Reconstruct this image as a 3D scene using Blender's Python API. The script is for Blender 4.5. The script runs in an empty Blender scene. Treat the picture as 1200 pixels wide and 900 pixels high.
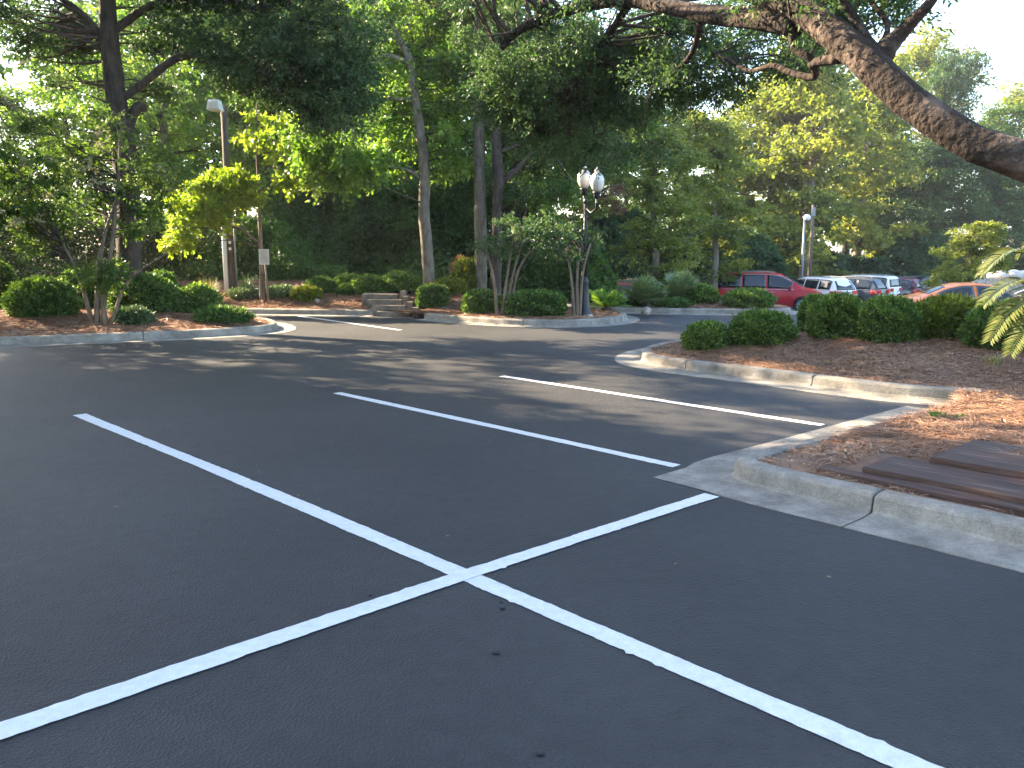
import bpy, bmesh, math, random
import numpy as np
from math import radians as R, sin, cos, pi
from mathutils import Vector, Matrix, Quaternion
random.seed(7)
rng = np.random.default_rng(11)
SC = bpy.context.scene
COL = SC.collection

# ------------------------------------------------------------------ camera model (used to read positions off the ground)
CAM_H = 1.7
FPX = 1000.0
PITCH = math.atan(160 / FPX)
CF = np.array([0, cos(PITCH), -sin(PITCH)]); CU = np.array([0, sin(PITCH), cos(PITCH)]); CX = np.array([1., 0, 0])

def ray(px, py):
    return CX * (px - 600) / FPX + CU * (450 - py) / FPX + CF

def P(px, py, z=0.0):
    d = ray(px, py); t = (z - CAM_H) / d[2]
    return np.array([d[0] * t, d[1] * t, z])

def PD(px, py, y):
    d = ray(px, py); t = y / d[1]
    return np.array([d[0] * t, y, CAM_H + d[2] * t])

def sstep(a, b, x):
    t = np.clip((x - a) / (b - a), 0, 1)
    return t * t * (3 - 2 * t)

def gz(x, y):
    x = np.asarray(x, float); y = np.asarray(y, float)
    m2 = sstep(7, 10, x)
    a = 22 + (16 - 22) * m2; b = 40 + (25 - 40) * m2
    t = np.clip((y - a) / (b - a), 0, 1); t = t * t * (3 - 2 * t)
    yy = np.minimum(y, 62)
    return -.034 * yy * t * sstep(-2, 4, x)

def link(o, parent=None):
    COL.objects.link(o)
    if parent is not None: o.parent = parent
    return o

def tag(o, label=None, cat=None, group=None, kind=None):
    if label: o['label'] = label
    if cat: o['category'] = cat
    if group: o['group'] = group
    if kind: o['kind'] = kind
    return o

def thing(name, loc, label, cat, rz=0, group=None):
    o = bpy.data.objects.new(name, None); link(o)
    o.empty_display_size = .3
    o.location = loc; o.rotation_euler = (0, 0, rz)
    return tag(o, label, cat, group)

def mesh_np(name, V, F, mat, parent=None, tint=None, smooth=False, loc=None):
    """V (n,3), F (m,k) of one polygon size"""
    V = np.asarray(V, np.float32); F = np.asarray(F, np.int32)
    me = bpy.data.meshes.new(name)
    me.vertices.add(len(V)); me.vertices.foreach_set('co', V.ravel())
    k = F.shape[1]
    me.loops.add(F.size); me.loops.foreach_set('vertex_index', F.ravel())
    me.polygons.add(len(F))
    me.polygons.foreach_set('loop_start', np.arange(0, F.size, k, dtype=np.int32))
    me.polygons.foreach_set('loop_total', np.full(len(F), k, np.int32))
    if smooth: me.polygons.foreach_set('use_smooth', np.ones(len(F), bool))
    if tint is not None:
        a = me.attributes.new('tint', 'FLOAT', 'FACE'); a.data.foreach_set('value', np.asarray(tint, np.float32))
    me.update(calc_edges=True)
    me.materials.append(mat)
    o = bpy.data.objects.new(name, me); link(o, parent)
    if loc is not None: o.location = loc
    return o

class MB:
    """collects shapes, builds one mesh object"""
    def __init__(s): s.v = []; s.f = []; s.sm = []
    def add(s, vs, fs, smooth=False):
        n = len(s.v); s.v += [tuple(map(float, v)) for v in vs]
        s.f += [tuple(i + n for i in f) for f in fs]; s.sm += [smooth] * len(fs)
    def box(s, c, size, rz=0, bev=0):
        hx, hy, hz = [a / 2 for a in size]; vs = []
        for dx, dy, dz in ((-1,-1,-1),(1,-1,-1),(1,1,-1),(-1,1,-1),(-1,-1,1),(1,-1,1),(1,1,1),(-1,1,1)):
            k = 1 - (bev / hx if dz > 0 else 0); kk = 1 - (bev / hy if dz > 0 else 0)
            x, y = dx * hx * k, dy * hy * kk
            vs.append((c[0] + x * cos(rz) - y * sin(rz), c[1] + x * sin(rz) + y * cos(rz), c[2] + dz * hz))
        s.add(vs, [(0,3,2,1),(4,5,6,7),(0,1,5,4),(1,2,6,5),(2,3,7,6),(3,0,4,7)])
    def tube(s, pts, rad, n=8, caps=True, wob=0):
        pts = [Vector(p) for p in pts]
        if not hasattr(rad, '__len__'): rad = [rad] * len(pts)
        vs = []; fs = []; up = None
        for i, p in enumerate(pts):
            t = (pts[min(i + 1, len(pts) - 1)] - pts[max(i - 1, 0)])
            if t.length < 1e-9: t = Vector((0, 0, 1))
            t.normalize()
            if up is None: up = Vector((1, 0, 0)) if abs(t.x) < .9 else Vector((0, 1, 0))
            a = (up - t * up.dot(t)).normalized(); b = t.cross(a); up = a
            for k in range(n):
                w = 1 + (random.uniform(-wob, wob) if wob else 0)
                an = 2 * pi * k / n
                vs.append(p + (a * cos(an) + b * sin(an)) * rad[i] * w)
        for i in range(len(pts) - 1):
            for k in range(n):
                fs.append((i*n+k, i*n+(k+1)%n, (i+1)*n+(k+1)%n, (i+1)*n+k))
        if caps: fs.append(tuple(range(n-1, -1, -1))); fs.append(tuple((len(pts)-1)*n + k for k in range(n)))
        s.add(vs, fs, True)
    def lathe(s, prof, n=24, c=(0,0,0)):
        vs = []; fs = []
        for r, z in prof:
            for k in range(n):
                a = 2 * pi * k / n; vs.append((c[0] + r * cos(a), c[1] + r * sin(a), c[2] + z))
        for i in range(len(prof) - 1):
            for k in range(n):
                fs.append((i*n+k, i*n+(k+1)%n, (i+1)*n+(k+1)%n, (i+1)*n+k))
        fs.append(tuple(range(n-1, -1, -1))); fs.append(tuple((len(prof)-1)*n + k for k in range(n)))
        s.add(vs, fs, True)
    def build(s, name, mat, parent=None, loc=None):
        me = bpy.data.meshes.new(name); me.from_pydata(s.v, [], s.f)
        me.polygons.foreach_set('use_smooth', s.sm); me.update()
        me.materials.append(mat)
        o = bpy.data.objects.new(name, me); link(o, parent)
        if loc is not None: o.location = loc
        return o

# ------------------------------------------------------------------ materials
def nodes(name):
    m = bpy.data.materials.new(name); m.use_nodes = True
    nt = m.node_tree; return m, nt, nt.nodes, nt.links, nt.nodes['Principled BSDF']

def ramp(N, stops):
    r = N.new('ShaderNodeValToRGB'); e = r.color_ramp.elements
    while len(e) < len(stops): e.new(.5)
    for el, (p, c) in zip(e, stops): el.position = p; el.color = (*c, 1)
    return r

def leaf_mat(name, cols, trans, tcol, rough=.5, spec=.3):
    m, nt, N, L, b = nodes(name)
    at = N.new('ShaderNodeAttribute'); at.attribute_name = 'tint'
    r = ramp(N, [(i / (len(cols) - 1), c) for i, c in enumerate(cols)]); L.new(at.outputs['Fac'], r.inputs[0])
    L.new(r.outputs[0], b.inputs['Base Color']); b.inputs['Roughness'].default_value = rough
    b.inputs['Specular IOR Level'].default_value = spec
    tr = N.new('ShaderNodeBsdfTranslucent')
    mx = N.new('ShaderNodeMix'); mx.data_type = 'RGBA'; mx.blend_type = 'MULTIPLY'; mx.inputs[0].default_value = 1
    L.new(r.outputs[0], mx.inputs[6]); mx.inputs[7].default_value = (*tcol, 1); L.new(mx.outputs[2], tr.inputs[0])
    ms = N.new('ShaderNodeMixShader'); ms.inputs[0].default_value = trans
    L.new(b.outputs[0], ms.inputs[1]); L.new(tr.outputs[0], ms.inputs[2])
    L.new(ms.outputs[0], N['Material Output'].inputs[0])
    return m

def noise_mat(name, c1, c2, scale=5, rough=.8, bump=.2, bscale=40, detail=8, spec=.3, bdist=.01, c3=None, s3=.6, coords='Object', stretch=None):
    m, nt, N, L, b = nodes(name)
    tc = N.new('ShaderNodeTexCoord'); src = tc.outputs[coords]
    if stretch:
        mp = N.new('ShaderNodeMapping'); mp.inputs['Scale'].default_value = stretch; L.new(src, mp.inputs[0]); src = mp.outputs[0]
    n1 = N.new('ShaderNodeTexNoise'); n1.inputs['Scale'].default_value = scale; n1.inputs['Detail'].default_value = detail
    n1.inputs['Roughness'].default_value = .65
    L.new(src, n1.inputs['Vector'])
    st = [(.32, c1), (.68, c2)]
    if c3: st = [(.3, c1), (.55, c2), (.72, c3)]
    r = ramp(N, st); L.new(n1.outputs[0], r.inputs[0])
    n2 = N.new('ShaderNodeTexNoise'); n2.inputs['Scale'].default_value = bscale; n2.inputs['Detail'].default_value = 5
    L.new(src, n2.inputs['Vector'])
    mx = N.new('ShaderNodeMix'); mx.data_type = 'RGBA'; mx.blend_type = 'OVERLAY'; mx.inputs[0].default_value = .35
    L.new(r.outputs[0], mx.inputs[6]); L.new(n2.outputs[0], mx.inputs[7]); L.new(mx.outputs[2], b.inputs['Base Color'])
    bp = N.new('ShaderNodeBump'); bp.inputs['Strength'].default_value = bump; bp.inputs['Distance'].default_value = bdist
    L.new(n2.outputs[0], bp.inputs['Height']); L.new(bp.outputs[0], b.inputs['Normal'])
    b.inputs['Roughness'].default_value = rough; b.inputs['Specular IOR Level'].default_value = spec
    return m

def plain(name, c, rough=.5, metal=0, spec=.5, coat=0, trans=0):
    m, nt, N, L, b = nodes(name)
    b.inputs['Base Color'].default_value = (*c, 1); b.inputs['Roughness'].default_value = rough
    b.inputs['Metallic'].default_value = metal; b.inputs['Specular IOR Level'].default_value = spec
    b.inputs['Coat Weight'].default_value = coat; b.inputs['Coat Roughness'].default_value = .05
    b.inputs['Transmission Weight'].default_value = trans
    n = N.new('ShaderNodeTexNoise'); n.inputs['Scale'].default_value = 9; n.inputs['Detail'].default_value = 4
    mr = N.new('ShaderNodeMapRange'); mr.inputs[3].default_value = max(0, rough - .05); mr.inputs[4].default_value = rough + .08
    L.new(n.outputs[0], mr.inputs[0]); L.new(mr.outputs[0], b.inputs['Roughness'])
    return m

M = {}
YG = (1.9, 1.75, .55)
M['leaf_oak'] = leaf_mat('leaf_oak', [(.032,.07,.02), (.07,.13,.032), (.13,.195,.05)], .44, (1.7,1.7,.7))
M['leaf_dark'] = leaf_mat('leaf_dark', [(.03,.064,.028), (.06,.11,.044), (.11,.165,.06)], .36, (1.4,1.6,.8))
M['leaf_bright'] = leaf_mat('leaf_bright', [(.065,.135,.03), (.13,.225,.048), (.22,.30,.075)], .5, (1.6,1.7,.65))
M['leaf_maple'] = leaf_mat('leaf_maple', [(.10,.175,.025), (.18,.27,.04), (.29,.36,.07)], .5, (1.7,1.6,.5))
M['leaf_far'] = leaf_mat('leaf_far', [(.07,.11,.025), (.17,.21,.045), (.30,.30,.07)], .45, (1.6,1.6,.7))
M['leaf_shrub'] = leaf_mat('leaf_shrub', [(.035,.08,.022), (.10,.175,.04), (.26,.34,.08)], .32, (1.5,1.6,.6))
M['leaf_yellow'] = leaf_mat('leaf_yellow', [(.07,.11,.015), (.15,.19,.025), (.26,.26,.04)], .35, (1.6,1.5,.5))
M['leaf_pink'] = leaf_mat('leaf_pink', [(.22,.10,.06), (.36,.17,.10), (.42,.26,.12)], .3, (1.5,1.2,.8))
M['leaf_palm'] = leaf_mat('leaf_palm', [(.045,.075,.018), (.09,.12,.028), (.17,.17,.05)], .28, (1.5,1.5,.5), .35, .5)
M['leaf_grey'] = leaf_mat('leaf_grey', [(.065,.11,.045), (.13,.19,.075), (.22,.28,.11)], .2, (1.3,1.3,.8), .4, .5)
M['leaf_cream'] = leaf_mat('leaf_cream', [(.22,.24,.12), (.32,.32,.17), (.42,.4,.24)], .3, (1.2,1.1,.8))
M['leaf_moss'] = leaf_mat('leaf_moss', [(.10,.06,.04), (.15,.10,.06), (.18,.14,.08)], .3, (1.2,1.1,.8))
M['needle'] = leaf_mat('needle', [(.14,.078,.05), (.31,.175,.105), (.52,.35,.225)], .1, (1.2,1.,.8), .7, .2)
M['litter'] = leaf_mat('litter', [(.12,.07,.045), (.26,.18,.12), (.45,.36,.27)], .15, (1.1,1.,.9), .7, .2)
M['grass'] = leaf_mat('grass', [(.18,.17,.07), (.3,.27,.12), (.42,.37,.18)], .2, (1.2,1.2,.7))
M['bark_dark'] = noise_mat('bark_dark', (.03,.024,.02), (.10,.08,.062), 7, .95, .9, 26, bdist=.03, stretch=(1,1,.35))
M['bark_oak'] = noise_mat('bark_oak', (.012,.009,.007), (.042,.029,.022), 2.6, .95, 1, 15, bdist=.06, c3=(.17,.125,.095))
M['bark_pale'] = noise_mat('bark_pale', (.09,.075,.055), (.22,.19,.145), 8, .9, .7, 30, bdist=.02, stretch=(1,1,.4))
M['bark_smooth'] = noise_mat('bark_smooth', (.09,.068,.048), (.21,.16,.115), 6, .7, .3, 20, stretch=(1,1,.3))
M['asphalt'] = None
M['soil'] = noise_mat('soil', (.13,.08,.055), (.25,.155,.105), 3, .95, 1, 60, bdist=.03, c3=(.36,.24,.165))
M['forest_floor'] = noise_mat('forest_floor', (.03,.032,.018), (.09,.07,.04), 1.2, .95, 1, 20, bdist=.05)
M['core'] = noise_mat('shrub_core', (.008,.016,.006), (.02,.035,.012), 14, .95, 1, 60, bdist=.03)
M['white_paint'] = noise_mat('white_paint', (.57,.56,.545), (.70,.69,.67), 18, .6, .35, 160, bdist=.003)
M['black_metal'] = plain('black_metal', (.015,.018,.018), .45, .3)
M['grey_metal'] = plain('grey_metal', (.2,.21,.22), .5, .4)
M['pole_wood'] = noise_mat('pole_wood', (.055,.042,.034), (.15,.118,.095), 9, .9, .6, 40, stretch=(1,1,.15))
M['pvc'] = plain('pvc', (.62,.63,.64), .4)
M['white'] = plain('white', (.72,.72,.70), .5)
M['globe'] = plain('globe', (.82,.78,.70), .35, 0, .5, 0, .25)
M['tape'] = plain('tape', (.6,.05,.04), .5)
M['rock'] = noise_mat('rock', (.2,.17,.14), (.42,.37,.31), 8, .9, .6, 30)
M['wall'] = noise_mat('stucco', (.55,.5,.42), (.66,.6,.5), 2, .9, .3, 60)
M['roof'] = noise_mat('shingle', (.12,.11,.105), (.24,.21,.19), 5, .9, .6, 30)
M['glass'] = plain('window_glass', (.02,.025,.03), .08, 0, .9)
M['fence'] = noise_mat('fence_board', (.22,.2,.18), (.42,.39,.35), 6, .9, .4, 40, stretch=(1,1,.2))

def asphalt():
    m, nt, N, L, b = nodes('asphalt')
    tc = N.new('ShaderNodeTexCoord')
    big = N.new('ShaderNodeTexNoise'); big.inputs['Scale'].default_value = .45; big.inputs['Detail'].default_value = 6
    mid = N.new('ShaderNodeTexNoise'); mid.inputs['Scale'].default_value = 150; mid.inputs['Detail'].default_value = 3
    vor = N.new('ShaderNodeTexVoronoi'); vor.inputs['Scale'].default_value = 80
    med = N.new('ShaderNodeTexNoise'); med.inputs['Scale'].default_value = 9; med.inputs['Detail'].default_value = 8
    for n in (big, mid, vor, med): L.new(tc.outputs['Object'], n.inputs['Vector'])
    r = ramp(N, [(.3, (.025,.025,.026)), (.7, (.044,.044,.043))]); L.new(big.outputs[0], r.inputs[0])
    r2 = ramp(N, [(.3, (.40,.40,.40)), (.55, (.5,.5,.5)), (.7, (.70,.70,.70))]); L.new(mid.outputs[0], r2.inputs[0])
    r3 = ramp(N, [(.3, (.42,.42,.42)), (.7, (.58,.58,.58))]); L.new(med.outputs[0], r3.inputs[0])
    mx = N.new('ShaderNodeMix'); mx.data_type = 'RGBA'; mx.blend_type = 'OVERLAY'; mx.inputs[0].default_value = .9
    L.new(r.outputs[0], mx.inputs[6]); L.new(r2.outputs[0], mx.inputs[7])
    mx2 = N.new('ShaderNodeMix'); mx2.data_type = 'RGBA'; mx2.blend_type = 'OVERLAY'; mx2.inputs[0].default_value = .8
    L.new(mx.outputs[2], mx2.inputs[6]); L.new(r3.outputs[0], mx2.inputs[7]); L.new(mx2.outputs[2], b.inputs['Base Color'])
    b1 = N.new('ShaderNodeBump'); b1.inputs['Strength'].default_value = .9; b1.inputs['Distance'].default_value = .006
    L.new(vor.outputs['Distance'], b1.inputs['Height'])
    b2 = N.new('ShaderNodeBump'); b2.inputs['Strength'].default_value = .25; b2.inputs['Distance'].default_value = .02
    L.new(med.outputs[0], b2.inputs['Height']); L.new(b1.outputs[0], b2.inputs['Normal']); L.new(b2.outputs[0], b.inputs['Normal'])
    b.inputs['Roughness'].default_value = .7; b.inputs['Specular IOR Level'].default_value = .3
    return m
M['asphalt'] = asphalt()

def concrete():
    m = noise_mat('concrete', (.13,.118,.10), (.26,.24,.205), 3.5, .9, .8, 60, detail=14, bdist=.012, c3=(.36,.335,.29))
    return m
M['concrete'] = concrete()

def timber():
    m, nt, N, L, b = nodes('timber')
    tc = N.new('ShaderNodeTexCoord'); mp = N.new('ShaderNodeMapping'); mp.inputs['Scale'].default_value = (.6, 9, 9)
    L.new(tc.outputs['Object'], mp.inputs[0])
    n = N.new('ShaderNodeTexNoise'); n.inputs['Scale'].default_value = 3; n.inputs['Detail'].default_value = 9; L.new(mp.outputs[0], n.inputs['Vector'])
    r = ramp(N, [(.28, (.026,.016,.013)), (.5, (.066,.038,.030)), (.62, (.10,.062,.048)), (.72, (.25,.2,.165))]); L.new(n.outputs[0], r.inputs[0])
    L.new(r.outputs[0], b.inputs['Base Color']); b.inputs['Roughness'].default_value = .75; b.inputs['Specular IOR Level'].default_value = .25
    bp = N.new('ShaderNodeBump'); bp.inputs['Strength'].default_value = .5; bp.inputs['Distance'].default_value = .006
    L.new(n.outputs[0], bp.inputs['Height']); L.new(bp.outputs[0], b.inputs['Normal'])
    return m
M['timber'] = timber()
SUN_EL_DEG = 29; SKY = .12; EXPO = 2.88
# ------------------------------------------------------------------ ground
def axis(segs):
    out = []
    for a, b, s in segs: out += list(np.arange(a, b, s))
    out.append(segs[-1][1]); return np.array(out)
def grid_mesh(name, xs, ys, zf, mat, smooth=True):
    X, Y = np.meshgrid(xs, ys, indexing='ij'); Z = zf(X, Y)
    V = np.stack([X, Y, Z], -1).reshape(-1, 3)
    ny = len(ys); I = np.arange(len(xs) * ny).reshape(len(xs), ny)
    F = np.stack([I[:-1, :-1], I[1:, :-1], I[1:, 1:], I[:-1, 1:]], -1).reshape(-1, 4)
    return mesh_np(name, V, F, mat, smooth=smooth)

def bank(x, y):   # wooded bank behind the lot
    back = np.where(x < 6, 27 + 0 * x, 27 + (x - 6) * 1.9)
    back = np.minimum(back, 60)
    return 1.6 * sstep(0, 14, y - back) + np.where(x < -14, .25, 0) * 0
g = grid_mesh('ground', axis([(-400,-60,20),(-60,60,1.),(60,400,20)]), axis([(-200,-20,20),(-20,80,1.),(80,600,20)]),
              lambda x, y: gz(x, y) - .05 + bank(x, y), M['forest_floor'])
tag(g, kind='structure')
g = grid_mesh('asphalt_lot', axis([(-30,-4,1.),(-4,14,.5),(14,46,1.)]), axis([(-14,12,2),(12,32,.5),(32,60,1.)]), gz, M['asphalt'])
tag(g, kind='structure')

def normals2(pts, closed=False):
    pts = np.asarray(pts, float); n = len(pts); out = []
    for i in range(n):
        a = pts[(i - 1) % n] if (closed or i > 0) else pts[i]
        b = pts[(i + 1) % n] if (closed or i < n - 1) else pts[i]
        t = b - a; t = t / (np.linalg.norm(t) + 1e-9); out.append((-t[1], t[0]))
    return np.array(out)

def resample(pts, step, chaikin=2, closed=False):
    pts = [np.array(p[:2], float) for p in pts]
    for _ in range(chaikin):
        q = []
        rngi = range(len(pts)) if closed else range(len(pts) - 1)
        if not closed: q.append(pts[0])
        for i in rngi:
            a, b = pts[i], pts[(i + 1) % len(pts)]
            q += [a * .75 + b * .25, a * .25 + b * .75]
        if not closed: q.append(pts[-1])
        pts = q
    if closed: pts.append(pts[0])
    pts = np.array(pts); s = np.r_[0, np.cumsum(np.linalg.norm(np.diff(pts, axis=0), axis=1))]
    n = max(2, int(s[-1] / step)); t = np.linspace(0, s[-1], n + 1)
    return np.stack([np.interp(t, s, pts[:, 0]), np.interp(t, s, pts[:, 1])], -1), t

def kerb(pts, name='kerb', out_sign=1, gutter=.38, h=.14, joint=2.4, step=.12, chaikin=2, hf=None, w=.17, first=None):
    """line = foot of the kerb's face; out_sign: side on which the road lies (left normal=+1)"""
    line, t = resample(pts, step, chaikin)
    nrm = normals2(line) * out_sign
    mb = MB()
    prof = lambda hh: [(gutter, -.03), (gutter, .006), (.12, .004), (.02, .012), (.0, .03), (-.012, hh*.8), (-.022, hh - .014), (-.05, hh),
                       (-w + .02, hh + .004), (-w, hh - .01), (-w, -.03)]
    # joints
    cuts = [0]; acc = first if first else joint
    while acc < t[-1] - .6: cuts.append(acc); acc += joint
    cuts.append(t[-1])
    for k in range(len(cuts) - 1):
        a = cuts[k] + (.007 if k else 0); b = cuts[k + 1] - (.007 if k < len(cuts) - 2 else 0)
        tt = np.r_[a, a + .012, t[(t > a + .03) & (t < b - .03)], b - .012, b]
        vs = []; fs = []
        for j, s in enumerate(tt):
            x = np.interp(s, t, line[:, 0]); y = np.interp(s, t, line[:, 1])
            nx = np.interp(s, t, nrm[:, 0]); ny = np.interp(s, t, nrm[:, 1]); l = math.hypot(nx, ny); nx /= l; ny /= l
            hh = h * (hf(s, t[-1]) if hf else 1)
            end = j in (0, len(tt) - 1)
            base = float(gz(x, y))
            for q, (o, z) in enumerate(prof(hh)):
                if end and 3 < q < 10: z -= .012
                jit = random.uniform(-.0025, .0025)
                vs.append((x + nx * (o + jit), y + ny * (o + jit), base + z))
        m = len(prof(1))
        for j in range(len(tt) - 1):
            for q in range(m - 1):
                f = (j*m+q, j*m+q+1, (j+1)*m+q+1, (j+1)*m+q)
                fs.append(f if out_sign < 0 else f[::-1])
        fs.append(tuple(range(m))); fs.append(tuple((len(tt)-1)*m + q for q in range(m))[::-1])
        mb.add(vs, fs, False)
    o = mb.build(name, M['concrete']); tag(o, kind='structure')
    return line

def sdist(poly, X, Y):
    """signed distance, + inside"""
    poly = np.asarray(poly)[:, :2]; n = len(poly)
    d2 = np.full(X.shape, 1e9); inside = np.zeros(X.shape, bool)
    for i in range(n):
        a = poly[i]; b = poly[(i + 1) % n]; e = b - a
        wx = X - a[0]; wy = Y - a[1]
        tt = np.clip((wx * e[0] + wy * e[1]) / (e @ e + 1e-12), 0, 1)
        d2 = np.minimum(d2, (wx - e[0]*tt)**2 + (wy - e[1]*tt)**2)
        c = ((a[1] > Y) != (b[1] > Y))
        xi = (b[0] - a[0]) * (Y - a[1]) / ((b[1] - a[1]) if b[1] != a[1] else 1e-9) + a[0]
        inside ^= c & (X < xi)
    d = np.sqrt(d2); return np.where(inside, d, -d)

def vnoise(x, y, s, seed=0):
    """cheap smooth value noise"""
    x = np.asarray(x) / s; y = np.asarray(y) / s
    xi = np.floor(x).astype(int); yi = np.floor(y).astype(int); fx = x - xi; fy = y - yi
    fx = fx*fx*(3-2*fx); fy = fy*fy*(3-2*fy)
    def h(a, b):
        v = np.sin(a * 127.1 + b * 311.7 + seed * 74.7) * 43758.5453
        return v - np.floor(v)
    return (h(xi,yi)*(1-fx)+h(xi+1,yi)*fx)*(1-fy) + (h(xi,yi+1)*(1-fx)+h(xi+1,yi+1)*fx)*fy

BEDS = {}
def bed(key, poly, mound, step, edge=.115, grow=3.0, extra=None):
    poly = np.asarray(poly)[:, :2]
    def hf(x, y):
        d = sdist(poly, x, y)
        z = gz(x, y) + edge + mound * sstep(.1, grow, d) + (vnoise(x, y, .7, 3) - .5) * .07 * sstep(.15, .8, d) + (vnoise(x, y, .22, 5) - .5) * .035 * sstep(.15, .5, d)
        if extra: z = z + extra(x, y, d)
        return z, d
    x0, y0 = poly.min(0) - .2; x1, y1 = poly.max(0) + .2
    xs = np.arange(x0, x1, step); ys = np.arange(y0, y1, step)
    X, Y = np.meshgrid(xs, ys, indexing='ij'); Z, D = hf(X, Y)
    I = np.arange(X.size).reshape(X.shape)
    F = np.stack([I[:-1, :-1], I[1:, :-1], I[1:, 1:], I[:-1, 1:]], -1).reshape(-1, 4)
    keep = D.ravel()[F].min(1) > .03
    F = F[keep]; used = np.unique(F); remap = np.zeros(X.size, int); remap[used] = np.arange(len(used))
    V = np.stack([X, Y, Z], -1).reshape(-1, 3)[used]
    o = mesh_np('mulch_bed', V, remap[F], M['soil'], smooth=True); tag(o, kind='structure')
    BEDS[key] = (poly, hf)
    return o
def bz(key, x, y): return float(BEDS[key][1](np.array([x]), np.array([y]))[0][0])

def straw(key, n, box, ln=.14, wd=.004, dmin=.15, lift=.02, keepf=None, name='pine_straw'):
    poly, hf = BEDS[key]
    x = rng.uniform(box[0], box[2], n); y = rng.uniform(box[1], box[3], n)
    z, d = hf(x, y)
    k = d > dmin
    if keepf is not None: k &= keepf(x, y, d)
    # thin out by clumps
    k &= vnoise(x, y, .45, 9) + rng.random(n) * .9 > .55
    x, y, z, d = x[k], y[k], z[k], d[k]; n = len(x)
    # over the kerb top
    z = np.where(d < .17, np.maximum(z, gz(x, y) + .147), z)
    a = rng.uniform(0, 2*pi, n) * .8 + vnoise(x, y, .5, 2) * 6
    l = ln * rng.uniform(.5, 1.3, n); p = rng.normal(0, .13, n)
    t = np.stack([np.cos(a)*np.cos(p), np.sin(a)*np.cos(p), np.sin(p)], -1)
    b = np.stack([-np.sin(a), np.cos(a), rng.normal(0, .4, n)], -1) * (wd * rng.uniform(.6, 1.4, n))[:, None]
    c = np.stack([x, y, z + rng.uniform(0, lift, n)], -1)
    up = np.array([0, 0, 1.]) * (l * rng.uniform(0, .12, n))[:, None]
    V = np.stack([c - t*l[:, None]/2 - b, c - t*l[:, None]/2 + b, c + up + b, c + up - b, c + t*l[:, None]/2 + b*.6, c + t*l[:, None]/2 - b*.6], 1).reshape(-1, 3)
    i = np.arange(n)[:, None] * 6
    F = np.concatenate([i + [0, 1, 2, 3], i + [3, 2, 4, 5]])
    tn = np.clip(.5 * rng.random(n) + .5 * vnoise(x, y, .8, 4), 0, 1)
    o = mesh_np(name, V, F, M['needle'], tint=np.r_[tn, tn]); tag(o, kind='stuff')
    tag(o, 'rust brown fallen pine straw spread over the planting bed', 'pine straw')
    return o

# ---- right island: near kerb, side kerb running back, hedge kerb with nose
A = lambda *l: [P(*p) for p in l]
near = A((1560,730),(1400,692),(1200,645),(1021,603),(905,576))
corner = A((868,566),(856,557),(872,549))
side = A((905,540),(975,520),(1040,501),(1105,482))
hedgek = A((1150,473),(1105,470),(1030,464),(900,446),(815,436))
nose = A((765,429),(748,423),(752,416),(775,410))
backk = A((830,402),(900,397),(980,391))
back2 = [(9.5, 15.6), (14, 15.2), (22, 15)]
KJ = float(np.linalg.norm(P(1560,730) - P(1021,603)))
edge_all = near + corner + side + hedgek[1:] + nose + backk
polyR, _ = resample([p[:2] for p in near + corner + side], .12, 2)
polyR2, _ = resample([p[:2] for p in hedgek[1:] + nose + backk], .12, 2)
islR = list(polyR) + list(polyR2) + [np.array(p) for p in back2] + [np.array((22., 2.))]
L1 = kerb(near + corner + side[:1], out_sign=1, joint=3.6, first=KJ, chaikin=1)
L2 = kerb([side[0]] + side[1:], out_sign=1, hf=lambda s, T: 1 - .8 * (s / T)**1.4, h=.13, joint=2.9)
L3 = kerb(hedgek + nose + backk + [np.array((9.5, 15.6, 0))], out_sign=1, joint=1.9, h=.14)
bed('R', islR, .22, .08, grow=3.2, extra=lambda x, y, d: (.14 * sstep(6, 10, x) + .10 * sstep(9, 12.5, y)) * sstep(.15, 1.6, d))
ap = A((765,560),(820,574),(905,594),(890,570),(868,566),(856,557),(872,549),(915,520),(840,538))
m = MB(); m.add([(p[0], p[1], .0045) for p in ap], [tuple(range(len(ap)))]); tag(m.build('kerb_apron', M['concrete']), kind='structure')
# ---- left island
lk = A((-330,425),(-150,412),(0,405),(100,401),(200,397),(290,392))
ln = A((318,389),(327,386),(322,381),(300,378))
lb = [np.array(p) for p in ((-6.2, 20.6, 0), (-8.5, 22, 0), (-12, 23, 0), (-20, 23.5, 0))]
kerb(lk + ln + lb, out_sign=-1, joint=3.0)
pl, _ = resample([p[:2] for p in lk + ln + lb], .15, 2)
islL = list(pl) + [np.array((-26., 23.)), np.array((-26., 13.))]
bed('L', islL, .22, .15, grow=2.5)
# ---- centre island (rises to the wooded bank)
ck0 = A((150,366),(289,368),(360,369),(438,370))
ck = A((497,374),(540,378),(600,382),(660,383),(705,381))
cn = A((728,378),(737,375),(730,371),(705,368),(680,366),(650,363))
pc0, _ = resample([p[:2] for p in ck0], .15, 1)
pc, _ = resample([p[:2] for p in ck + cn], .15, 2)
kerb(ck0, out_sign=-1, joint=3.0, chaikin=1)
kerb(ck + cn, out_sign=-1, joint=3.0, gutter=.3)
islC = list(pc0) + list(pc) + [np.array((.9, 29.)), np.array((-24., 29.)), np.array((-24., 23.))]
def ext_c(x, y, d):
    st = .42 * sstep(.2, 3.0, d) * sstep(1.5, -2.5, x)
    return st
bed('C', islC, .16, .15, grow=3, extra=ext_c)
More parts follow.
